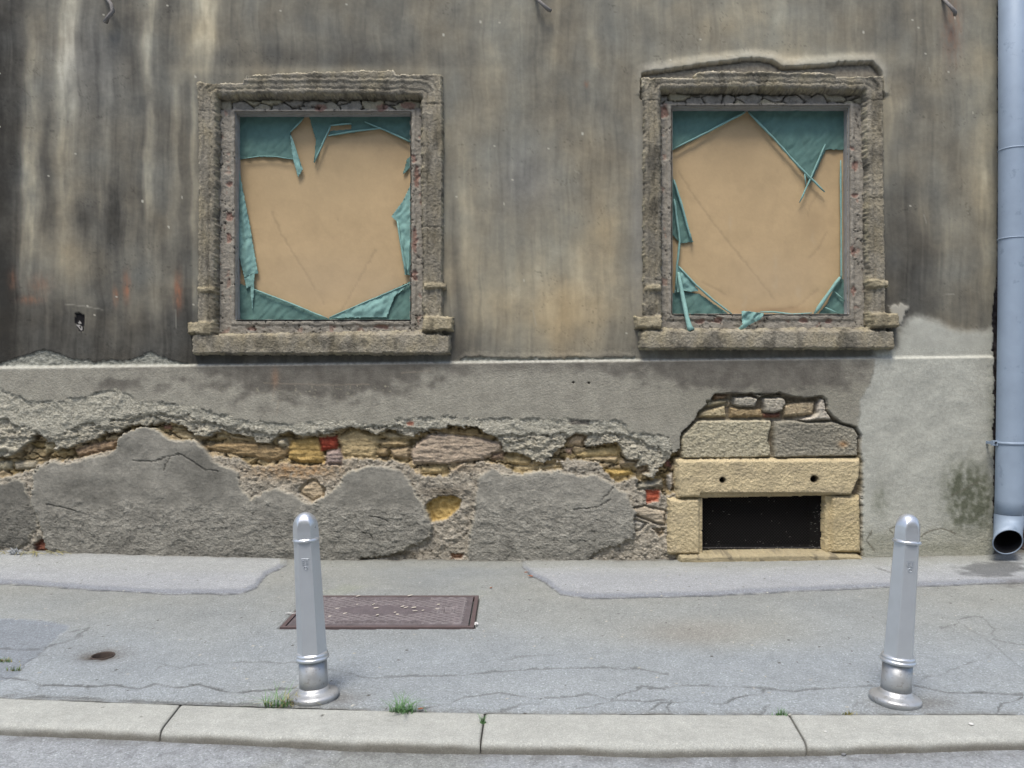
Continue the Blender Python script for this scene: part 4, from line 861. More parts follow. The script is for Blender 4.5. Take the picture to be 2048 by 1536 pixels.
# ------------------------------------------------------------ pavement
E_GND = np.array([1.80, 1.75, 1.72])
KB = curve([(G(px, py)[0], G(px, py)[1]) for px, py in [(-400, 1388), (0, 1395), (330, 1407), (600, 1416), (1000, 1426), (1500, 1428), (2048, 1428), (2500, 1426)]])
KF = curve([(G(px, py)[0], G(px, py)[1]) for px, py in [(-400, 1438), (0, 1448), (330, 1461), (640, 1475), (965, 1484), (1290, 1491), (1610, 1489), (1900, 1480), (2048, 1476), (2500, 1470)]])
def kback(x): return np.interp(x, *KB)
def kfront(x): return np.interp(x, *KF)
ZE = curve([((px - 1024) * S, (1114.3 - py) * S) for px, py in [(-500, 1100), (0, 1104), (200, 1108), (400, 1114), (600, 1119), (1000, 1121), (1300, 1122), (1500, 1120), (1700, 1116), (1900, 1112), (2048, 1108), (2500, 1108)]])
CRACKS = [
    ([(0, 1352), (60, 1362), (85, 1371), (110, 1370), (180, 1373), (230, 1369), (275, 1377), (310, 1368), (360, 1375), (400, 1368), (440, 1380), (470, 1384), (520, 1382), (590, 1376)], 1.0),
    ([(20, 1392), (120, 1392), (230, 1398), (360, 1404), (520, 1408)], .8), ([(180, 1373), (172, 1395)], .5), ([(85, 1371), (70, 1385), (10, 1390)], .5),
    ([(430, 1325), (520, 1325), (600, 1326)], .5), ([(310, 1343), (330, 1330), (360, 1335), (420, 1328)], .35), ([(655, 1338), (700, 1346), (725, 1355), (820, 1352), (920, 1350), (985, 1344), (1040, 1340), (1150, 1335), (1280, 1337), (1340, 1350)], .7),
    ([(1000, 1320), (1060, 1312), (1110, 1310)], .4), ([(830, 1420), (880, 1408), (930, 1394), (1000, 1385), (1060, 1396), (1120, 1396), (1180, 1388), (1220, 1399), (1290, 1372), (1330, 1378)], .8),
    ([(1005, 1422), (1040, 1408), (1090, 1402)], .7), ([(1150, 1415), (1190, 1410), (1230, 1400), (1300, 1402), (1340, 1398), (1340, 1420)], .8), ([(1300, 1378), (1350, 1372), (1460, 1370), (1520, 1376), (1590, 1382), (1680, 1374), (1745, 1370)], .7),
    ([(1300, 1418), (1330, 1405), (1400, 1400), (1440, 1408), (1490, 1392), (1530, 1380)], .9), ([(1540, 1410), (1520, 1425)], .8), ([(1830, 1370), (1900, 1385), (1960, 1385), (2048, 1390)], .9), ([(1990, 1425), (2010, 1405), (2048, 1395)], .9),
    ([(1700, 1412), (1745, 1398)], .5), ([(1880, 1256), (1910, 1248), (1920, 1236), (1965, 1233)], .6), ([(1965, 1235), (1990, 1260), (1985, 1278), (2048, 1290)], .5), ([(1930, 1250), (1990, 1290), (2048, 1340)], .35), ([(1830, 1360), (1880, 1350), (1930, 1330), (1985, 1310)], .4),
    ([(140, 1262), (180, 1254), (165, 1270), (100, 1290), (60, 1320), (30, 1352)], .7), ([(0, 1295), (50, 1297), (80, 1296)], .6), ([(80, 1310), (150, 1310)], .3), ([(1750, 1135), (1790, 1150)], .6),
    ([(560, 1245), (500, 1270), (510, 1240)], .25), ([(600, 1192), (560, 1250)], .3),
]
def ground_fields(X, Yg):
    px = 1024 + X * F / Yg; py = 768 + HC * F / Yg
    n1 = fbm(X * 2.2, Yg * 2.2, 4, 1); n2 = fbm(X * 12, Yg * 12, 3, 3); n3 = fbm(X * .7, Yg * .7, 3, 2); nx = fbm(X * 6 + 3, Yg * 6, 3, 4)
    wx = px + 7 * nx + 3 * n2; wy = py + 3.5 * fbm(X * 5, Yg * 5 + 8, 4, 5)
    z = np.interp(X, *ZE) * sst(5.9, 6.9, Yg) + .006 * n3 + .0022 * n1 + .0012 * n2
    z = z - .006 * (1 - sst(0.0, .12, Yg - kback(X))) * (1 + n1)
    L = 176 + 7 * n1 + 6 * n3 + 4 * n2
    L = L - 7 * sst(1260, 1180, py) + 5 * sst(1330, 1400, py)
    warm = np.clip(sst(1330, 1230, py) * .8 + .5 * n3 + .6 * blob(px, py, 1400, 1270, 150, 25), 0, 1)
    col = np.stack([L * .965, L * .995, L * 1.01], -1); col = mix(col, np.stack([L * .982, L * .985, L * .945], -1), warm)
    col = mix(col, (150, 140, 130), .35 * blob(px, py, 1390, 1265, 110, 22))
    col = mix(col, (160, 165, 142), np.clip(.4 * sst(.1, .5, n1) * blob(px, py, 760, 1180, 200, 14), 0, 1))
    rough = 1.0 + 0 * X
    # newer asphalt strips against the wall
    sL = sdist([(-600, 1150), (0, 1168), (60, 1170), (180, 1179), (330, 1187), (480, 1187), (512, 1175), (532, 1150), (575, 1126), (575, 1090), (-600, 1060)], px + .35 * (wx - px), py + .5 * (wy - py), 30)
    sR = sdist([(1045, 1126), (1062, 1148), (1095, 1168), (1122, 1190), (1180, 1197), (1400, 1192), (1600, 1181), (1800, 1173), (2048, 1166), (2700, 1150), (2700, 1060), (1040, 1060)], px + .35 * (wx - px), py + .5 * (wy - py), 30)
    for sd_, lo in ((sL, 0), (sR, 1)):
        k = sst(-1.0, .6, sd_); z = z + .006 * k * sst(-1, 6, sd_)
        Ls = 186 + 6 * n1 + 3 * n2; c = np.stack([Ls * .978, Ls * .986, Ls * .998], -1); c = mix(c, np.stack([Ls * .99, Ls * .995, Ls * .98], -1), np.clip(sst(1160, 1128, py) + .3 * n3, 0, 1))
        c = mix(c, (150, 153, 160), .8 * (1 - sst(3, 10, sd_)) * (sd_ > 0))
        col = mix(col, c, k); rough = rough * (1 - k) + .35 * k
        kk = np.exp(-((sd_ + .6) / 1.1) ** 2) * np.clip(.7 + n2, 0, 1); z = z - .004 * kk; col = mix(col, (74, 76, 80), .75 * kk)
    # dark repair at the left edge
    sD = sdist([(-400, 1225), (0, 1236), (90, 1240), (138, 1250), (120, 1268), (95, 1290), (70, 1315), (30, 1352), (-10, 1372), (-400, 1372)], wx, py + .4 * (wy - py), 30); k = sst(-1, 1, sD)
    Ls = 160 + 6 * n1 + 4 * n2; col = mix(col, np.stack([Ls * .95, Ls * .985, Ls * 1.02], -1), k); rough = rough * (1 - k) + .5 * k; z = z - .004 * k
    # mortar fillet and dirt by the wall
    k = sst(1136, 1122, py + 5 * nx) * (px > 560) * (px < 1990); col = mix(col, (168, 168, 158), .6 * k)
    k = sst(1114, 1108, py + 3 * nx + 0 * X) ; 
    dirt = np.exp(-np.maximum(0, 6.93 - Yg - .02 - .03 * nx) / .045); col = mix(col, (112, 106, 94), .75 * np.clip(dirt, 0, 1)); z = z + .010 * dirt * np.clip(.5 + n2 + n1, 0, 1)
    # wet and oily stain below the shoe
    k = sst(.0, .35, blob(px, py, 1985, 1142, 75, 18) - .35 + .35 * nx); col = mix(col, col * np.array([.60, .60, .60]), k * .75)
    for cx_, cy_, rx, ry, a in [(2030, 1166, 30, 8, .4), (1845, 1110, 30, 10, .3), (205, 1308, 60, 14, .28), (1780, 1410, 60, 10, .25), (660, 1395, 60, 14, .45), (1860, 1405, 60, 14, .35)]:  # dark spots; those at the bollard feet paint in their soft shadows
        col = mix(col, (104, 98, 92), a * blob(px + 20 * nx, py + 4 * n2, cx_, cy_, rx, ry))
    for line, a in CRACKS:
        d = ldist(line, px + 7 * nx + 5 * n2, py + 2.4 * nx + 2.0 * n2, 10); wd = (.75 + .5 * a) * (1 + .9 * np.clip(n2 + .6 * nx, -.6, 1.2))
        k = (1 - sst(wd * .5, wd * 1.5, d)) * np.clip(.8 + .9 * nx, 0.25, 1) * a
        z = z - .004 * k; col = mix(col, (92, 92, 90), .62 * k)
    # line of dirt and weeds where asphalt meets kerb
    k = np.exp(-np.maximum(0, Yg - kback(X) - .003) / .022) * np.clip(.75 + n2 + .6 * nx, 0.1, 1); col = mix(col, (110, 106, 96), .7 * k)
    # hole of the valve box, its inner shade painted near black
    q = np.hypot(X - VX, (Yg - VY)); z = z - .012 * np.exp(-(q / .11) ** 2) * (1 + n2); z = np.where(q < .052, -.16, z); col = mix(col, (84, 74, 64), np.clip(.8 * np.exp(-(q / (.078 + .04 * nx)) ** 2) * (.8 + n2), 0, 1)); col[q < .060] = (26, 22, 20)
    # seat of the manhole
    inm = (X > MX0 - .012) & (X < MX1 + .012) & (Yg > MY0 - .012) & (Yg < MY1 + .012); z = np.where(inm, -.03, z)
    # cigarette-ash like dots
    d1, d2, idv = vor(X * 9, Yg * 6, 3); dot = (d1 < .055) & (idv > .72); col[dot] = np.where(idv[dot][:, None] > .86, (205, 200, 185), (96, 92, 86))
    return z, col, rough
VX, VY, _ = G(206, 1309); MX0, MX1, MY0, MY1 = -1.43, -.235, 4.90, 5.63
def ground_grid(name, xs, ys_or_t, mat, fields, parent=None):
    X = np.tile(xs[None, :], (len(ys_or_t), 1)); t = np.array(ys_or_t)[:, None]
    kb = kback(xs)[None, :] + .004; Yg = kb + (7.06 - kb) * t
    z, col, rough = fields(X, Yg)
    return grid_mesh(name, np.stack([X, Yg, z], -1), alb(col, E_GND), rough, mat, parent, up=True)
xs = np.concatenate([np.arange(-9, -4.7, .06), np.arange(-4.7, 4.7, .0075), np.arange(4.7, 9.1, .06)])
pav = ground_grid("pavement", xs, np.linspace(0, 1, 340), M_ASPH, ground_fields); tag(pav, kind="structure")
# road
ZR = -.052
def road(name):
    xs = np.concatenate([np.arange(-9, -3, .06), np.arange(-3, 3, .0075), np.arange(3, 9.1, .06)])
    t = np.concatenate([np.linspace(0, .02, 4)[:-1], np.linspace(.02, .12, 60)[:-1], np.linspace(.12, 1, 60)])
    X = np.tile(xs[None, :], (len(t), 1)); kf_ = kfront(xs)[None, :] + .10; Yg = kf_ - t[:, None] * 7.0
    px = 1024 + X * F / np.maximum(Yg, .5); 
    n1 = fbm(X * 2.4, Yg * 2.4, 4, 1); n2 = fbm(X * 12, Yg * 12, 3, 3); nx = fbm(X * 6 + 3, Yg * 6, 3, 4)
    z = ZR + .004 * n1 + .0018 * n2
    L = 182 + 8 * n1 + 5 * n2; col = np.stack([L * .975, L * .99, L * 1.0], -1)
    dk = sst(-.3, .3, np.clip(blob(px + 30 * nx, Yg * 0, 780, 0, 210, 1), 0, 1) - .5 + .6 * n1); col = mix(col, np.stack([L * .88, L * .885, L * .85], -1), dk * .8); z = z + .006 * (1 - dk) * 1.0 - .003
    e = np.exp(-np.maximum(0, kf_ - .10 - Yg - .02) / .03) * np.clip(.7 + n2 + nx, .1, 1); col = mix(col, (104, 102, 98), .6 * e)
    pit = sst(.36, .42, fbm(X * 16, Yg * 16, 2, 6)); z = z - .002 * pit; col = mix(col, (120, 120, 122), .25 * pit)
    V = np.stack([X, Yg, z], -1)[::-1]; 
    return grid_mesh(name, V, alb(col, E_GND)[::-1], 1.0, M_ASPH, None, up=True)
tag(road("road"), kind="structure")
bm = bmesh.new(); v = [bm.verts.new(p) for p in ((-60, -60, -.09), (60, -60, -.09), (60, 60, -.09), (-60, 60, -.09))]; bm.faces.new(v)
tag(bm_obj("ground", bm, plain_mat("distant_asphalt", (120, 122, 124), .9, var=.1, scale=2)), kind="structure")

# kerb stones
JX = [((-520, -560)), (362, 320), (970, 961), (1580, 1616), (2650, 2700)]
def jx(px, py): return G(px, py)[0]
JT = [-4.6, jx(362, 1408), jx(970, 1426), jx(1578, 1428), 4.9]
JB = [-4.6, jx(320, 1461), jx(961, 1484), jx(1614, 1489), 4.9]
KL = ["granite kerb stone at the far left end, ending in the first slanted joint", "granite kerb stone in front of the left bollard, with a slanted joint on its left", "granite kerb stone in the middle, its left joint sprouting a small weed", "granite kerb stone at the right end, in front of the right bollard"]
for i in range(4):
    na = int((JT[i + 1] - JT[i]) / .012); s_ = np.linspace(0, 1, na); s_ = np.sort(np.concatenate([s_, [.0005, .001, .002, .004, .996, .998, .999, .9995]])); na = len(s_)
    prof = [(1.0, -.10), (1.0, -.012), (.985, -.003), (.94, 0), (.8, 0), (.65, 0), (.5, 0), (.38, 0), (.2, 0), (.13, -.001), (.085, -.003), (.05, -.007), (.022, -.014), (.006, -.024), (0.0, -.038), (-.002, -.055), (0.0, -.075), (0.01, -.16)]
    prof2 = []
    for (a, b) in zip(prof[:-1], prof[1:]):
        m_ = 4 if abs(a[0] - b[0]) > .1 else 2
        for k in range(m_): prof2.append((a[0] + (b[0] - a[0]) * k / m_, a[1] + (b[1] - a[1]) * k / m_))
    prof2.append(prof[-1]); prof2 = prof2[::-1]
    T_ = np.array([p[0] for p in prof2])[:, None]; Zp = np.array([p[1] for p in prof2])[:, None]
    xl = JB[i] + (JT[i] - JB[i]) * T_ + .0018; xr = JB[i + 1] + (JT[i + 1] - JB[i + 1]) * T_ - .0018
    X = xl + (xr - xl) * s_[None, :]; Yk = kfront(X) + (kback(X) - kfront(X)) * T_
    n1 = fbm(X * 5, Yk * 5 + i, 4, 1); n2 = fbm(X * 30, Yk * 30 + Zp * 40, 3, 3)
    ew = np.minimum(s_, 1 - s_)[None, :] * (xr - xl)          # round the ends down into the joints
    Z = Zp + .002 * n1 + .0012 * n2 - .007 * np.exp(-ew / .004) ; Yk = Yk + .004 * n1 * (T_ < .5)
    first = np.arange(na) == 0; last_ = np.arange(na) == na - 1
    Z[:, first | last_] -= .09
    L = 198 + 8 * n1 + 7 * n2; col = np.stack([L * 1.0, L * .998, L * .955], -1)
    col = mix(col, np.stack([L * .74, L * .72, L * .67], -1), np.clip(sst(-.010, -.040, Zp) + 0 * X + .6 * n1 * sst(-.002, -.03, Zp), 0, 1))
    col = mix(col, (70, 66, 60), np.clip(np.exp(-ew / .0035), 0, 1) * .55)
    col = mix(col, (120, 112, 98), np.clip(.7 * sst(.97, 1.0, T_ + .03 * n2), 0, 1) + 0 * X)
    for cx_, cy_ in ((208, 1415), (283, 1434), (645, 1431), (700, 1458), (1703, 1456)):
        gx_, gy_, _ = G(cx_, cy_); col = mix(col, (90, 86, 80), .9 * (np.hypot(X - gx_, (Yk - gy_)) < .006))
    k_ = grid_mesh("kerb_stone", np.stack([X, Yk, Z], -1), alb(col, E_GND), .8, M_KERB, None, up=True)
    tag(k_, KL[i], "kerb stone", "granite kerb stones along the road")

# ------------------------------------------------------------ manhole cover
mh = empty("manhole_cover", ((MX0 + MX1) / 2, (MY0 + MY1) / 2, 0)); tag(mh, "rusty brown rectangular cast iron manhole cover set in the pavement behind the left bollard", "manhole cover")
hx, hy = (MX1 - MX0) / 2, (MY1 - MY0) / 2
def lid():
    xs = np.arange(-hx + .035, hx - .034, .0035); ys = np.arange(-hy + .030, hy - .029, .0045); X, Y = np.meshgrid(xs, ys)
    a = (X + Y * 1.3); b = (X - Y * 1.3); p = .075
    rib = np.maximum(1 - np.abs((a / p) % 1 - .5) * 6, 1 - np.abs((b / p) % 1 - .5) * 6); rib = np.clip(rib, 0, 1)
    ell = sst(1.05, .95, np.hypot(X / (hx * .52), Y / (hy * .30))); txt_rows = (np.abs(np.abs(Y) - hy * .74) < .035) & (np.abs(X) < hx * .45)
    rib = rib * (1 - ell) * (1 - txt_rows); brd = (np.abs(X) > hx - .075) | (np.abs(Y) > hy - .062)
    line = np.exp(-((np.abs(X) - (hx - .085)) / .004) ** 2) * (np.abs(Y) < hy - .07) + np.exp(-((np.abs(Y) - (hy - .07)) / .004) ** 2) * (np.abs(X) < hx - .085)
    rib = rib * (~brd)
    n1 = fbm(X * 9, Y * 9, 4, 1); n2 = fbm(X * 50, Y * 50, 3, 3)
    # worn raised marks, no longer legible
    cell = np.floor(X / .026).astype(int); rs = _ANG[1, np.abs(cell) % 256, 5]; rs2 = _ANG[2, np.abs(cell) % 256, 9]
    fr = (X / .026) % 1; mark = ((np.abs(fr - .35) < .10) | ((np.abs(fr - .6) < .2) & (np.abs(((np.abs(Y) * 60 + rs2) % 1) - .5) < .22))) & txt_rows & (rs > 1.1) & (np.abs(np.abs(Y) - hy * .74) < .018)
    slot = (np.abs(X - (hx - .20)) < .045) & (np.abs(Y + .02) < .055); slotb = (np.abs(X - (hx - .20)) < .058) & (np.abs(Y + .02) < .070) & ~slot
    z = .007 * rib + .004 * line + .0025 * mark + .004 * ell * .5 + .0006 * n1 + .004 * slotb - .012 * slot * (np.abs(X - (hx - .19)) < .022)
    L = 1 + .12 * n1 + .08 * n2; col = np.array([118, 108, 110.]) * L[..., None]
    col = mix(col, (176, 168, 166), np.clip(1.3 * rib + .6 * line + .5 * mark + .5 * slotb, 0, 1) * .55); col = mix(col, (128, 118, 122), ell * .5)
    return X, Y, z, col
X, Y, z, col = lid()
grid_mesh("lid", np.stack([X, Y, z + .003], -1), alb(col, E_GND), 1.0, M_IRON, mh, up=True)
bm = bmesh.new(); a, b, t_, zt = hx, hy, .026, .006
add_box(bm, -a, a, -b, -b + t_, -.03, zt); add_box(bm, -a, a, b - t_, b, -.03, zt); add_box(bm, -a, -a + t_, -b + t_, b - t_, -.03, zt - .0015); add_box(bm, a - t_, a, -b + t_, b - t_, -.03, zt - .0015)
bmesh.ops.bevel(bm, geom=list(bm.edges), offset=.0015, segments=1, affect='EDGES')
bm_obj("frame", bm, plain_mat("iron_frame", (96, 82, 82), .6, var=.2, scale=30, bump=.001), mh)
M_FLECK = plain_mat("pale_droppings", (200, 192, 180), .8)
rnd = random.Random(3)
for px, py in [(660, 1236), (675, 1220), (715, 1212), (747, 1212), (752, 1219), (755, 1233), (690, 1230), (790, 1228), (795, 1232), (805, 1216), (812, 1218), (828, 1218), (830, 1225), (846, 1224), (875, 1221), (877, 1212), (716, 1195), (820, 1194)]:
    x, y, _ = G(px, py); l = rnd.uniform(.008, .022); a = rnd.uniform(-.3, .3) + .25; x -= mh.location.x; y -= mh.location.y
    bm = bmesh.new(); u = Vector((math.cos(a), math.sin(a) * 2.0, 0)) * l; v2 = Vector((-.1, 1, 0)) * rnd.uniform(.007, .013); zz = .012
    f = [bm.verts.new(Vector((x, y, zz)) + q) for q in (-u, -u * .4 - v2, u * .5 - v2 * .8, u, u * .4 + v2, -u * .5 + v2)]; bm.faces.new(f)
    bm_obj("pale_fleck", bm, M_FLECK, mh)

# valve box ring
vb = empty("valve_cap", (VX, VY, 0)); tag(vb, "small round rusty iron valve ring with a dark hole, sunk in the pavement at left", "valve box")
bm = bmesh.new(); n_ = 36
pr = [(.062, -.03), (.062, -.006), (.060, -.003), (.056, -.003), (.053, -.008), (.053, -.12)]
rr = [[bm.verts.new((r_ * math.cos(2 * math.pi * k / n_), r_ * math.sin(2 * math.pi * k / n_), z_)) for k in range(n_)] for r_, z_ in pr]
for r0, r1 in zip(rr, rr[1:]):
    for k in range(n_): bm.faces.new((r0[k], r0[(k + 1) % n_], r1[(k + 1) % n_], r1[k]))
bm_obj("ring", bm, plain_mat("rust_ring", (70, 60, 54), .8, var=.3, scale=50, bump=.002), vb, True)
bm = bmesh.new(); add_lathe(bm, [(.052, -.062), (.045, -.055), (.0, -.052)], 24) if False else add_lathe(bm, [(.052, -.116), (.050, -.108), (.002, -.105)], 24)
bm_obj("plug", bm, plain_mat("dark_plug", (30, 24, 22), .9, var=.3, scale=50), vb)  # dark colour stands in for the shade down the hole

# ------------------------------------------------------------ bollards
def bollard(loc, lean, rot, label, marks_rot):
    b = empty("bollard", loc, (0, lean, 0)); tag(b, label, "bollard", "silver cast bollards along the kerb")
    bm = bmesh.new(); add_lathe(bm, [(.108, -.02), (.114, .004), (.116, .014), (.112, .022), (.098, .029), (.082, .034), (.073, .042), (.069, .055)], 56); bm_obj("base_flange", bm, M_DRUM, b, True)
    bm = bmesh.new(); add_lathe(bm, [(.0685, .045), (.067, .09), (.066, .185)], 56); bm_obj("drum", bm, M_DRUM, b, True)
    bm = bmesh.new(); add_lathe(bm, [(.060, .180), (.072, .182), (.079, .188), (.080, .194), (.077, .199), (.073, .201), (.0745, .205), (.075, .210), (.071, .216), (.060, .219)], 56); bm_obj("lower_ring", bm, M_SILVER, b, True)
    bm = bmesh.new(); add_lathe(bm, [(.0705, .212), (.0695, .24), (.0600, .745), (.0592, .752)], 72, 6, rot); o = bm_obj("shaft", bm, M_SILVER, b)
    bm = bmesh.new(); add_lathe(bm, [(.050, .746), (.058, .748), (.0625, .752), (.064, .757), (.0620, .762), (.056, .766), (.050, .767)], 56); bm_obj("upper_ring", bm, M_SILVER, b, True)
    bm = bmesh.new(); prof = [(.0585, .762), (.0580, .800), (.0570, .820)] + [(.0570 * math.cos(t), .820 + .068 * math.sin(t)) for t in np.linspace(.12, 1.5, 11)]
    rings = []; n = 72
    for r_, z_ in prof:
        ring_ = []
        kk = min(1, max(0, (z_ - .80) / .075)); 
        for k in range(n):
            a = 2 * math.pi * k / n; step = math.pi / 3; t = ((a - rot) % step) - step / 2
            rh = r_ * 1.05 * math.cos(step / 2) / math.cos(t); rr_ = rh * (1 - kk ** 2) + r_ * .98 * kk ** 2
            ring_.append(bm.verts.new((rr_ * math.cos(a), rr_ * math.sin(a), z_)))
        rings.append(ring_)
    for r0, r1 in zip(rings, rings[1:]):
        for k in range(n): bm.faces.new((r0[k], r0[(k + 1) % n], r1[(k + 1) % n], r1[k]))
    bm.faces.new(rings[-1])
    o = bm_obj("cap", bm, M_SILVER, b, False)
    for p in o.data.polygons: p.use_smooth = (p.center.z > .832)
    # raised cast marks on the street-side face: two stepped glyphs over a small oval
    a = marks_rot; rad = .0632 * math.cos(math.pi / 6) + .0006; tang = Vector((-math.sin(a), math.cos(a), 0)); nrm = Vector((math.cos(a), math.sin(a), 0))
    bm = bmesh.new()
    def seg(u0, v0, u1, v1, wd=.0016):
        p0 = nrm * rad + tang * u0 + Vector((0, 0, .655 + v0)); p1 = nrm * rad + tang * u1 + Vector((0, 0, .655 + v1)); add_tube(bm, [p0, p1], wd, 5)
    for s in (-1, 1):
        ox = s * .0085
        seg(ox - .006, .012, ox - .006, -.006); seg(ox - .006, .012, ox + .005, .012); seg(ox - .006, .003, ox + .004, .003); seg(ox - .006, -.006, ox + .005, -.006)
    seg(-.018, .020, .018, .020, .001)
    for k in range(10):
        a0, a1 = 2 * math.pi * k / 10, 2 * math.pi * (k + 1) / 10
        seg(.010 * math.cos(a0), -.024 + .008 * math.sin(a0), .010 * math.cos(a1), -.024 + .008 * math.sin(a1))
    seg(0, -.017, 0, -.031)
    bm_obj("emblem", bm, M_SILVER, b)
    return b
x, y, _ = G(629, 1394); bollard((x, y, 0), R(-3.0), R(5), "silver hexagonal bollard on the left, leaning left, with grass at its base", R(-85))
x, y, _ = G(1790, 1401); bollard((x, y, 0), R(4.2), R(-2), "silver hexagonal bollard on the right, leaning right, near the drain pipe side", R(-92))

# unseen house added behind the camera so its front shuts off the low sky
opp = empty("added_house_opposite", (0, -8.6, 0)); tag(opp, "plain plastered house added across the street, unseen, to block low sky", "building")
bm = bmesh.new(); add_box(bm, -16, 16, -5.0, 0, -.09, 9.5); M_OPP = plain_mat("ochre_grey_plaster", (150, 142, 128), .9, var=.12, scale=1.5, e=1.3); bm_obj("front_wall", bm, M_OPP, opp)
bm = bmesh.new(); add_box(bm, -16.3, 16.3, -5.2, .35, 9.5, 9.8); bm_obj("cornice", bm, M_OPP, opp)
M_PANE = plain_mat("dark_pane", (40, 46, 52), .15, e=1.0)
for zi in (1.4, 4.4, 7.0):
    for xi in range(-7, 8, 2):
        bm = bmesh.new(); x_ = xi * 1.9
        for q in ((x_ - .62, x_ - .5, zi, zi + 1.7), (x_ + .5, x_ + .62, zi, zi + 1.7), (x_ - .62, x_ + .62, zi + 1.7, zi + 1.84), (x_ - .68, x_ + .68, zi - .12, zi)): add_box(bm, q[0], q[1], .003, .07, q[2], q[3])
        f_ = bm_obj("window", bm, M_OPP, opp); bm = bmesh.new(); add_box(bm, x_ - .5, x_ + .5, .002, .02, zi, zi + 1.7); bm_obj("pane", bm, M_PANE, f_)

# ------------------------------------------------------------ weeds and small litter
def tuft(px, py, n, hgt, spread, label, mat=M_GRASS, seed=1, dry=0, flat=.6):
    x0, y0, _ = G(px, py); rnd = random.Random(seed); bm = bmesh.new()
    for i in range(n):
        a = rnd.uniform(0, 6.283); bx, by = rnd.gauss(0, spread), rnd.gauss(0, spread * .35); l = 1.45 * hgt * rnd.uniform(.4, 1.2); lean = rnd.uniform(.2, 1.0) * flat + abs(bx) * .5
        wd = rnd.uniform(.0018, .0036); side = Vector((-math.sin(a), math.cos(a), 0)); fw = Vector((math.cos(a), math.sin(a), 0)); prev = None
        for k in range(5):
            t = k / 4; p = Vector((bx, by, 0)) + fw * (lean * l * t * t * 1.4) + Vector((0, 0, l * (t - .42 * lean * t * t)))
            w_ = wd * (1 - t * .9)
            cur = (bm.verts.new(p - side * w_), bm.verts.new(p + side * w_))
            if prev: f_ = bm.faces.new((prev[0], prev[1], cur[1], cur[0])); f_.material_index = 1 if rnd.random() < dry else 0
            prev = cur
    o = bm_obj("grass_tuft", bm, mat); o.data.materials.append(M_DRYG); o.location = (x0, y0, -.004)
    tag(o, label, "grass", "grass tufts along the kerb"); return o
tuft(556, 1412, 60, .072, .036, "green and straw grass tuft growing left of the left bollard's foot", seed=3, dry=.25, flat=1.2)
tuft(590, 1408, 46, .035, .030, "low straw coloured dry grass right at the left bollard's foot", mat=M_DRYG, seed=8, flat=1.3)
tuft(806, 1424, 90, .062, .034, "thick green grass tuft at the kerb between the bollards, beside a brown leaf", seed=5, flat=1.1)
tuft(966, 1446, 24, .030, .007, "small weed sprouting in the middle kerb joint", seed=6)
tuft(1561, 1430, 40, .024, .016, "low green weed at the kerb by the right hand slanted joint", seed=7)
tuft(1697, 1428, 30, .014, .013, "tiny yellowish weed at the kerb left of the right bollard", seed=9, dry=.8)
tuft(12, 1322, 40, .018, .024, "yellow green weeds in the dark asphalt repair at the left edge", seed=10, dry=.5)
tuft(32, 1340, 26, .020, .020, "small yellow green weed at the corner of the asphalt repair at left", seed=11, dry=.5)

def blobby(name, px, py, sx, sy, sz, mat, label, cat, seed=0, z=0.0, lump=.3):
    x0, y0, _ = G(px, py, z) if py > 1130 else (W(px, py, D - .16)[0], D - .16, 0); rnd = random.Random(seed); bm = bmesh.new()
    bmesh.ops.create_icosphere(bm, subdivisions=2, radius=1)
    for v in bm.verts:
        k = 1 + rnd.uniform(-lump, lump); v.co = Vector((v.co.x * sx * k, v.co.y * sy * k, v.co.z * sz * k + sz * .8))
    o = bm_obj(name, bm, mat); o.location = (x0, y0, z); tag(o, label, cat); return o
blobby("paper_scrap", 952, 1249, .012, .016, .007, M_WHITE, "crumpled white paper scrap at the right front corner of the manhole cover", "litter", 1, .008, .35)
blobby("pebble", 1942, 1449, .011, .011, .004, M_WHITE, "white flat pebble on the kerb stone right of the right bollard", "pebble", 2, .001, .05)
blobby("pebble", 1651, 1464, .006, .006, .003, M_WHITE, "tiny pale pebble on the kerb right of the slanted joint", "pebble", 3, .001, .05)
blobby("pebble", 1687, 1512, .010, .008, .007, plain_mat("grey_pebble", (120, 122, 124), .9), "grey pebble in the gutter below the right kerb stone", "pebble", 4, -.05, .2)
def leaf(px, py, s, ang, label, mat=M_LEAF):
    x0, y0, _ = G(px, py); bm = bmesh.new(); n = 10; top = []; 
    for i in range(n + 1):
        t = i / n; wv = math.sin(math.pi * t) ** .8 * .34 * s * (1 + .15 * math.sin(9 * t)); zz = .004 + .35 * s * (t - .5) ** 2
        top.append((bm.verts.new(((t - .5) * s, -wv, zz + wv * .5)), bm.verts.new(((t - .5) * s, 0, zz)), bm.verts.new(((t - .5) * s, wv, zz + wv * .5))))
    for a, b in zip(top, top[1:]):
        bm.faces.new((a[0], b[0], b[1], a[1])); bm.faces.new((a[1], b[1], b[2], a[2]))
    add_tube(bm, [(.5 * s, 0, .004 + .08 * s), (.7 * s, .05 * s, .01)], .0012, 4)
    o = bm_obj("dry_leaf", bm, mat); md = o.modifiers.new("thickness", 'SOLIDIFY'); md.thickness = .0008
    o.location = (x0, y0, 0); o.rotation_euler = (0, 0, ang); tag(o, label, "leaf", "dry leaves on the pavement"); return o
leaf(841, 1420, .026, .5, "curled brown leaf at the kerb, beside the thick grass tuft")
leaf(1061, 1154, .045, 2.4, "orange brown leaf on the pavement by the corner of the right asphalt strip")
leaf(1052, 1146, .030, .4, "smaller orange leaf beside the larger leaf near the wall")
leaf(982, 1177, .026, 1.2, "tiny pink brown leaf on the pavement above the manhole cover's right end")
x0, y0, _ = G(1547, 1508, -.05); cb = empty("cigarette_butt", (x0, y0, -.044), (0, 0, -.05)); tag(cb, "white and orange cigarette butt in the gutter below the middle kerb stone", "cigarette butt")
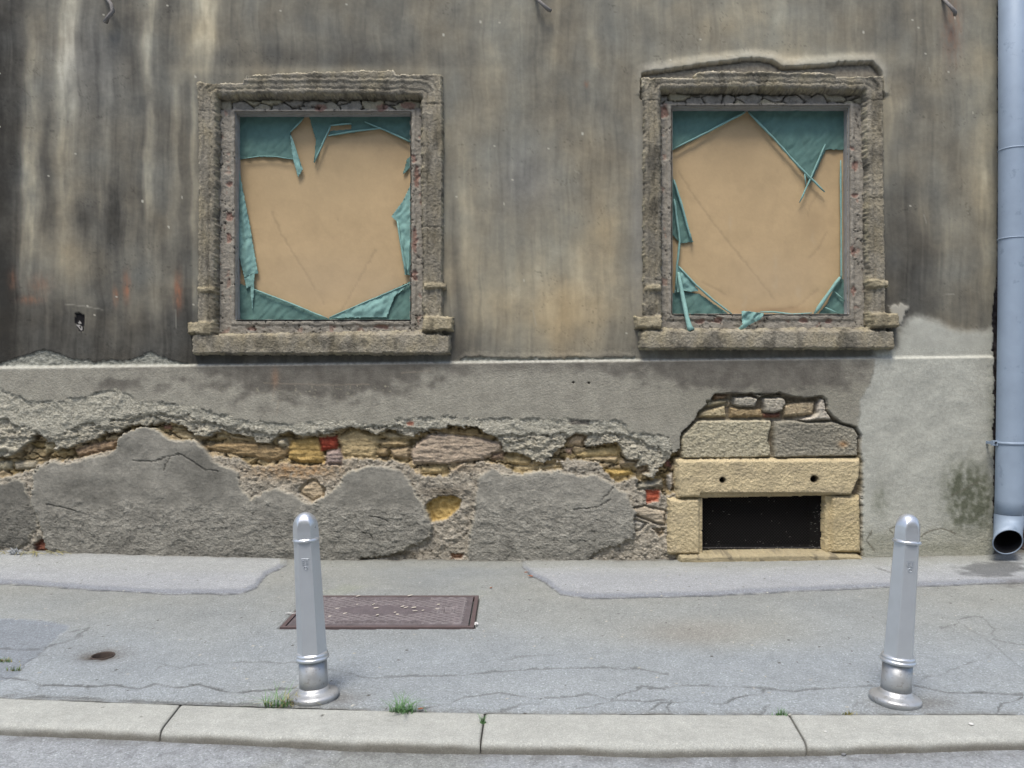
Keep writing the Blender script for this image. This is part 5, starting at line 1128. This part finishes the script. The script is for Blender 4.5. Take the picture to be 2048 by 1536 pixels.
bm = bmesh.new(); add_tube(bm, [(0, 0, .004), (.020, 0, .004)], .0042, 10); bm_obj("paper", bm, M_WHITE, cb, True)
bm = bmesh.new(); add_tube(bm, [(-.024, 0, .004), (0, 0, .004)], .0044, 10); bm_obj("filter", bm, M_ORANGE, cb, True)
x0, y0, _ = G(583, 1229); bm = bmesh.new(); add_tube(bm, [(-.045, .012, .006), (-.02, .002, .010), (.01, -.003, .008), (.05, .002, .012)], [.0015, .003, .003, .002], 6)
o = bm_obj("straw", bm, M_WHITE); o.location = (x0, y0, 0); tag(o, "thin white straw lying by the manhole cover behind the left bollard", "litter")
# pale plant fluff at the foot of the wall, far left
fx, fy = W(30, 1100, D - .12)[0], D - .12; bm = bmesh.new(); rnd = random.Random(12)
for i in range(46):
    a = rnd.uniform(0, 3.14); l = rnd.uniform(.02, .075); bx = rnd.gauss(0, .02); z0 = rnd.uniform(0, .03)
    p = Vector((bx, rnd.gauss(0, .012), z0)); q = p + Vector((math.cos(a) * l * (1.0 if rnd.random() < .7 else .5), rnd.uniform(-.02, .02), abs(math.sin(a)) * l * .7))
    add_tube(bm, [p, (p + q) / 2 + Vector((0, 0, .006)), q], [.0035, .0028, .0012], 4)
o = bm_obj("dry_weed", bm, plain_mat("pale_weed", (178, 182, 184), .9, var=.15)); o.location = (fx, fy, .045); tag(o, "pale dry tangle of weed at the foot of the wall at the far left", "dry weed")
bm = bmesh.new()
for i in range(26):
    px = rnd.uniform(0, 120); x_ = W(px, 1100, D - .06)[0]; l = rnd.uniform(.04, .16); a = rnd.uniform(-.25, .35)
    add_tube(bm, [(x_, D - rnd.uniform(.03, .12), .045 + rnd.uniform(.0, .03)), (x_ + l * .5, D - .10, .055 + rnd.uniform(0, .02)), (x_ + l, D - rnd.uniform(.05, .2), .045 + max(0, a * l) * .4)], .0018, 4)
tag(bm_obj("dry_stalks", bm, M_DRYG), "thin dry stalks lying along the foot of the wall at left", "dry stalks", kind="stuff")
bpy.context.view_layer.update()
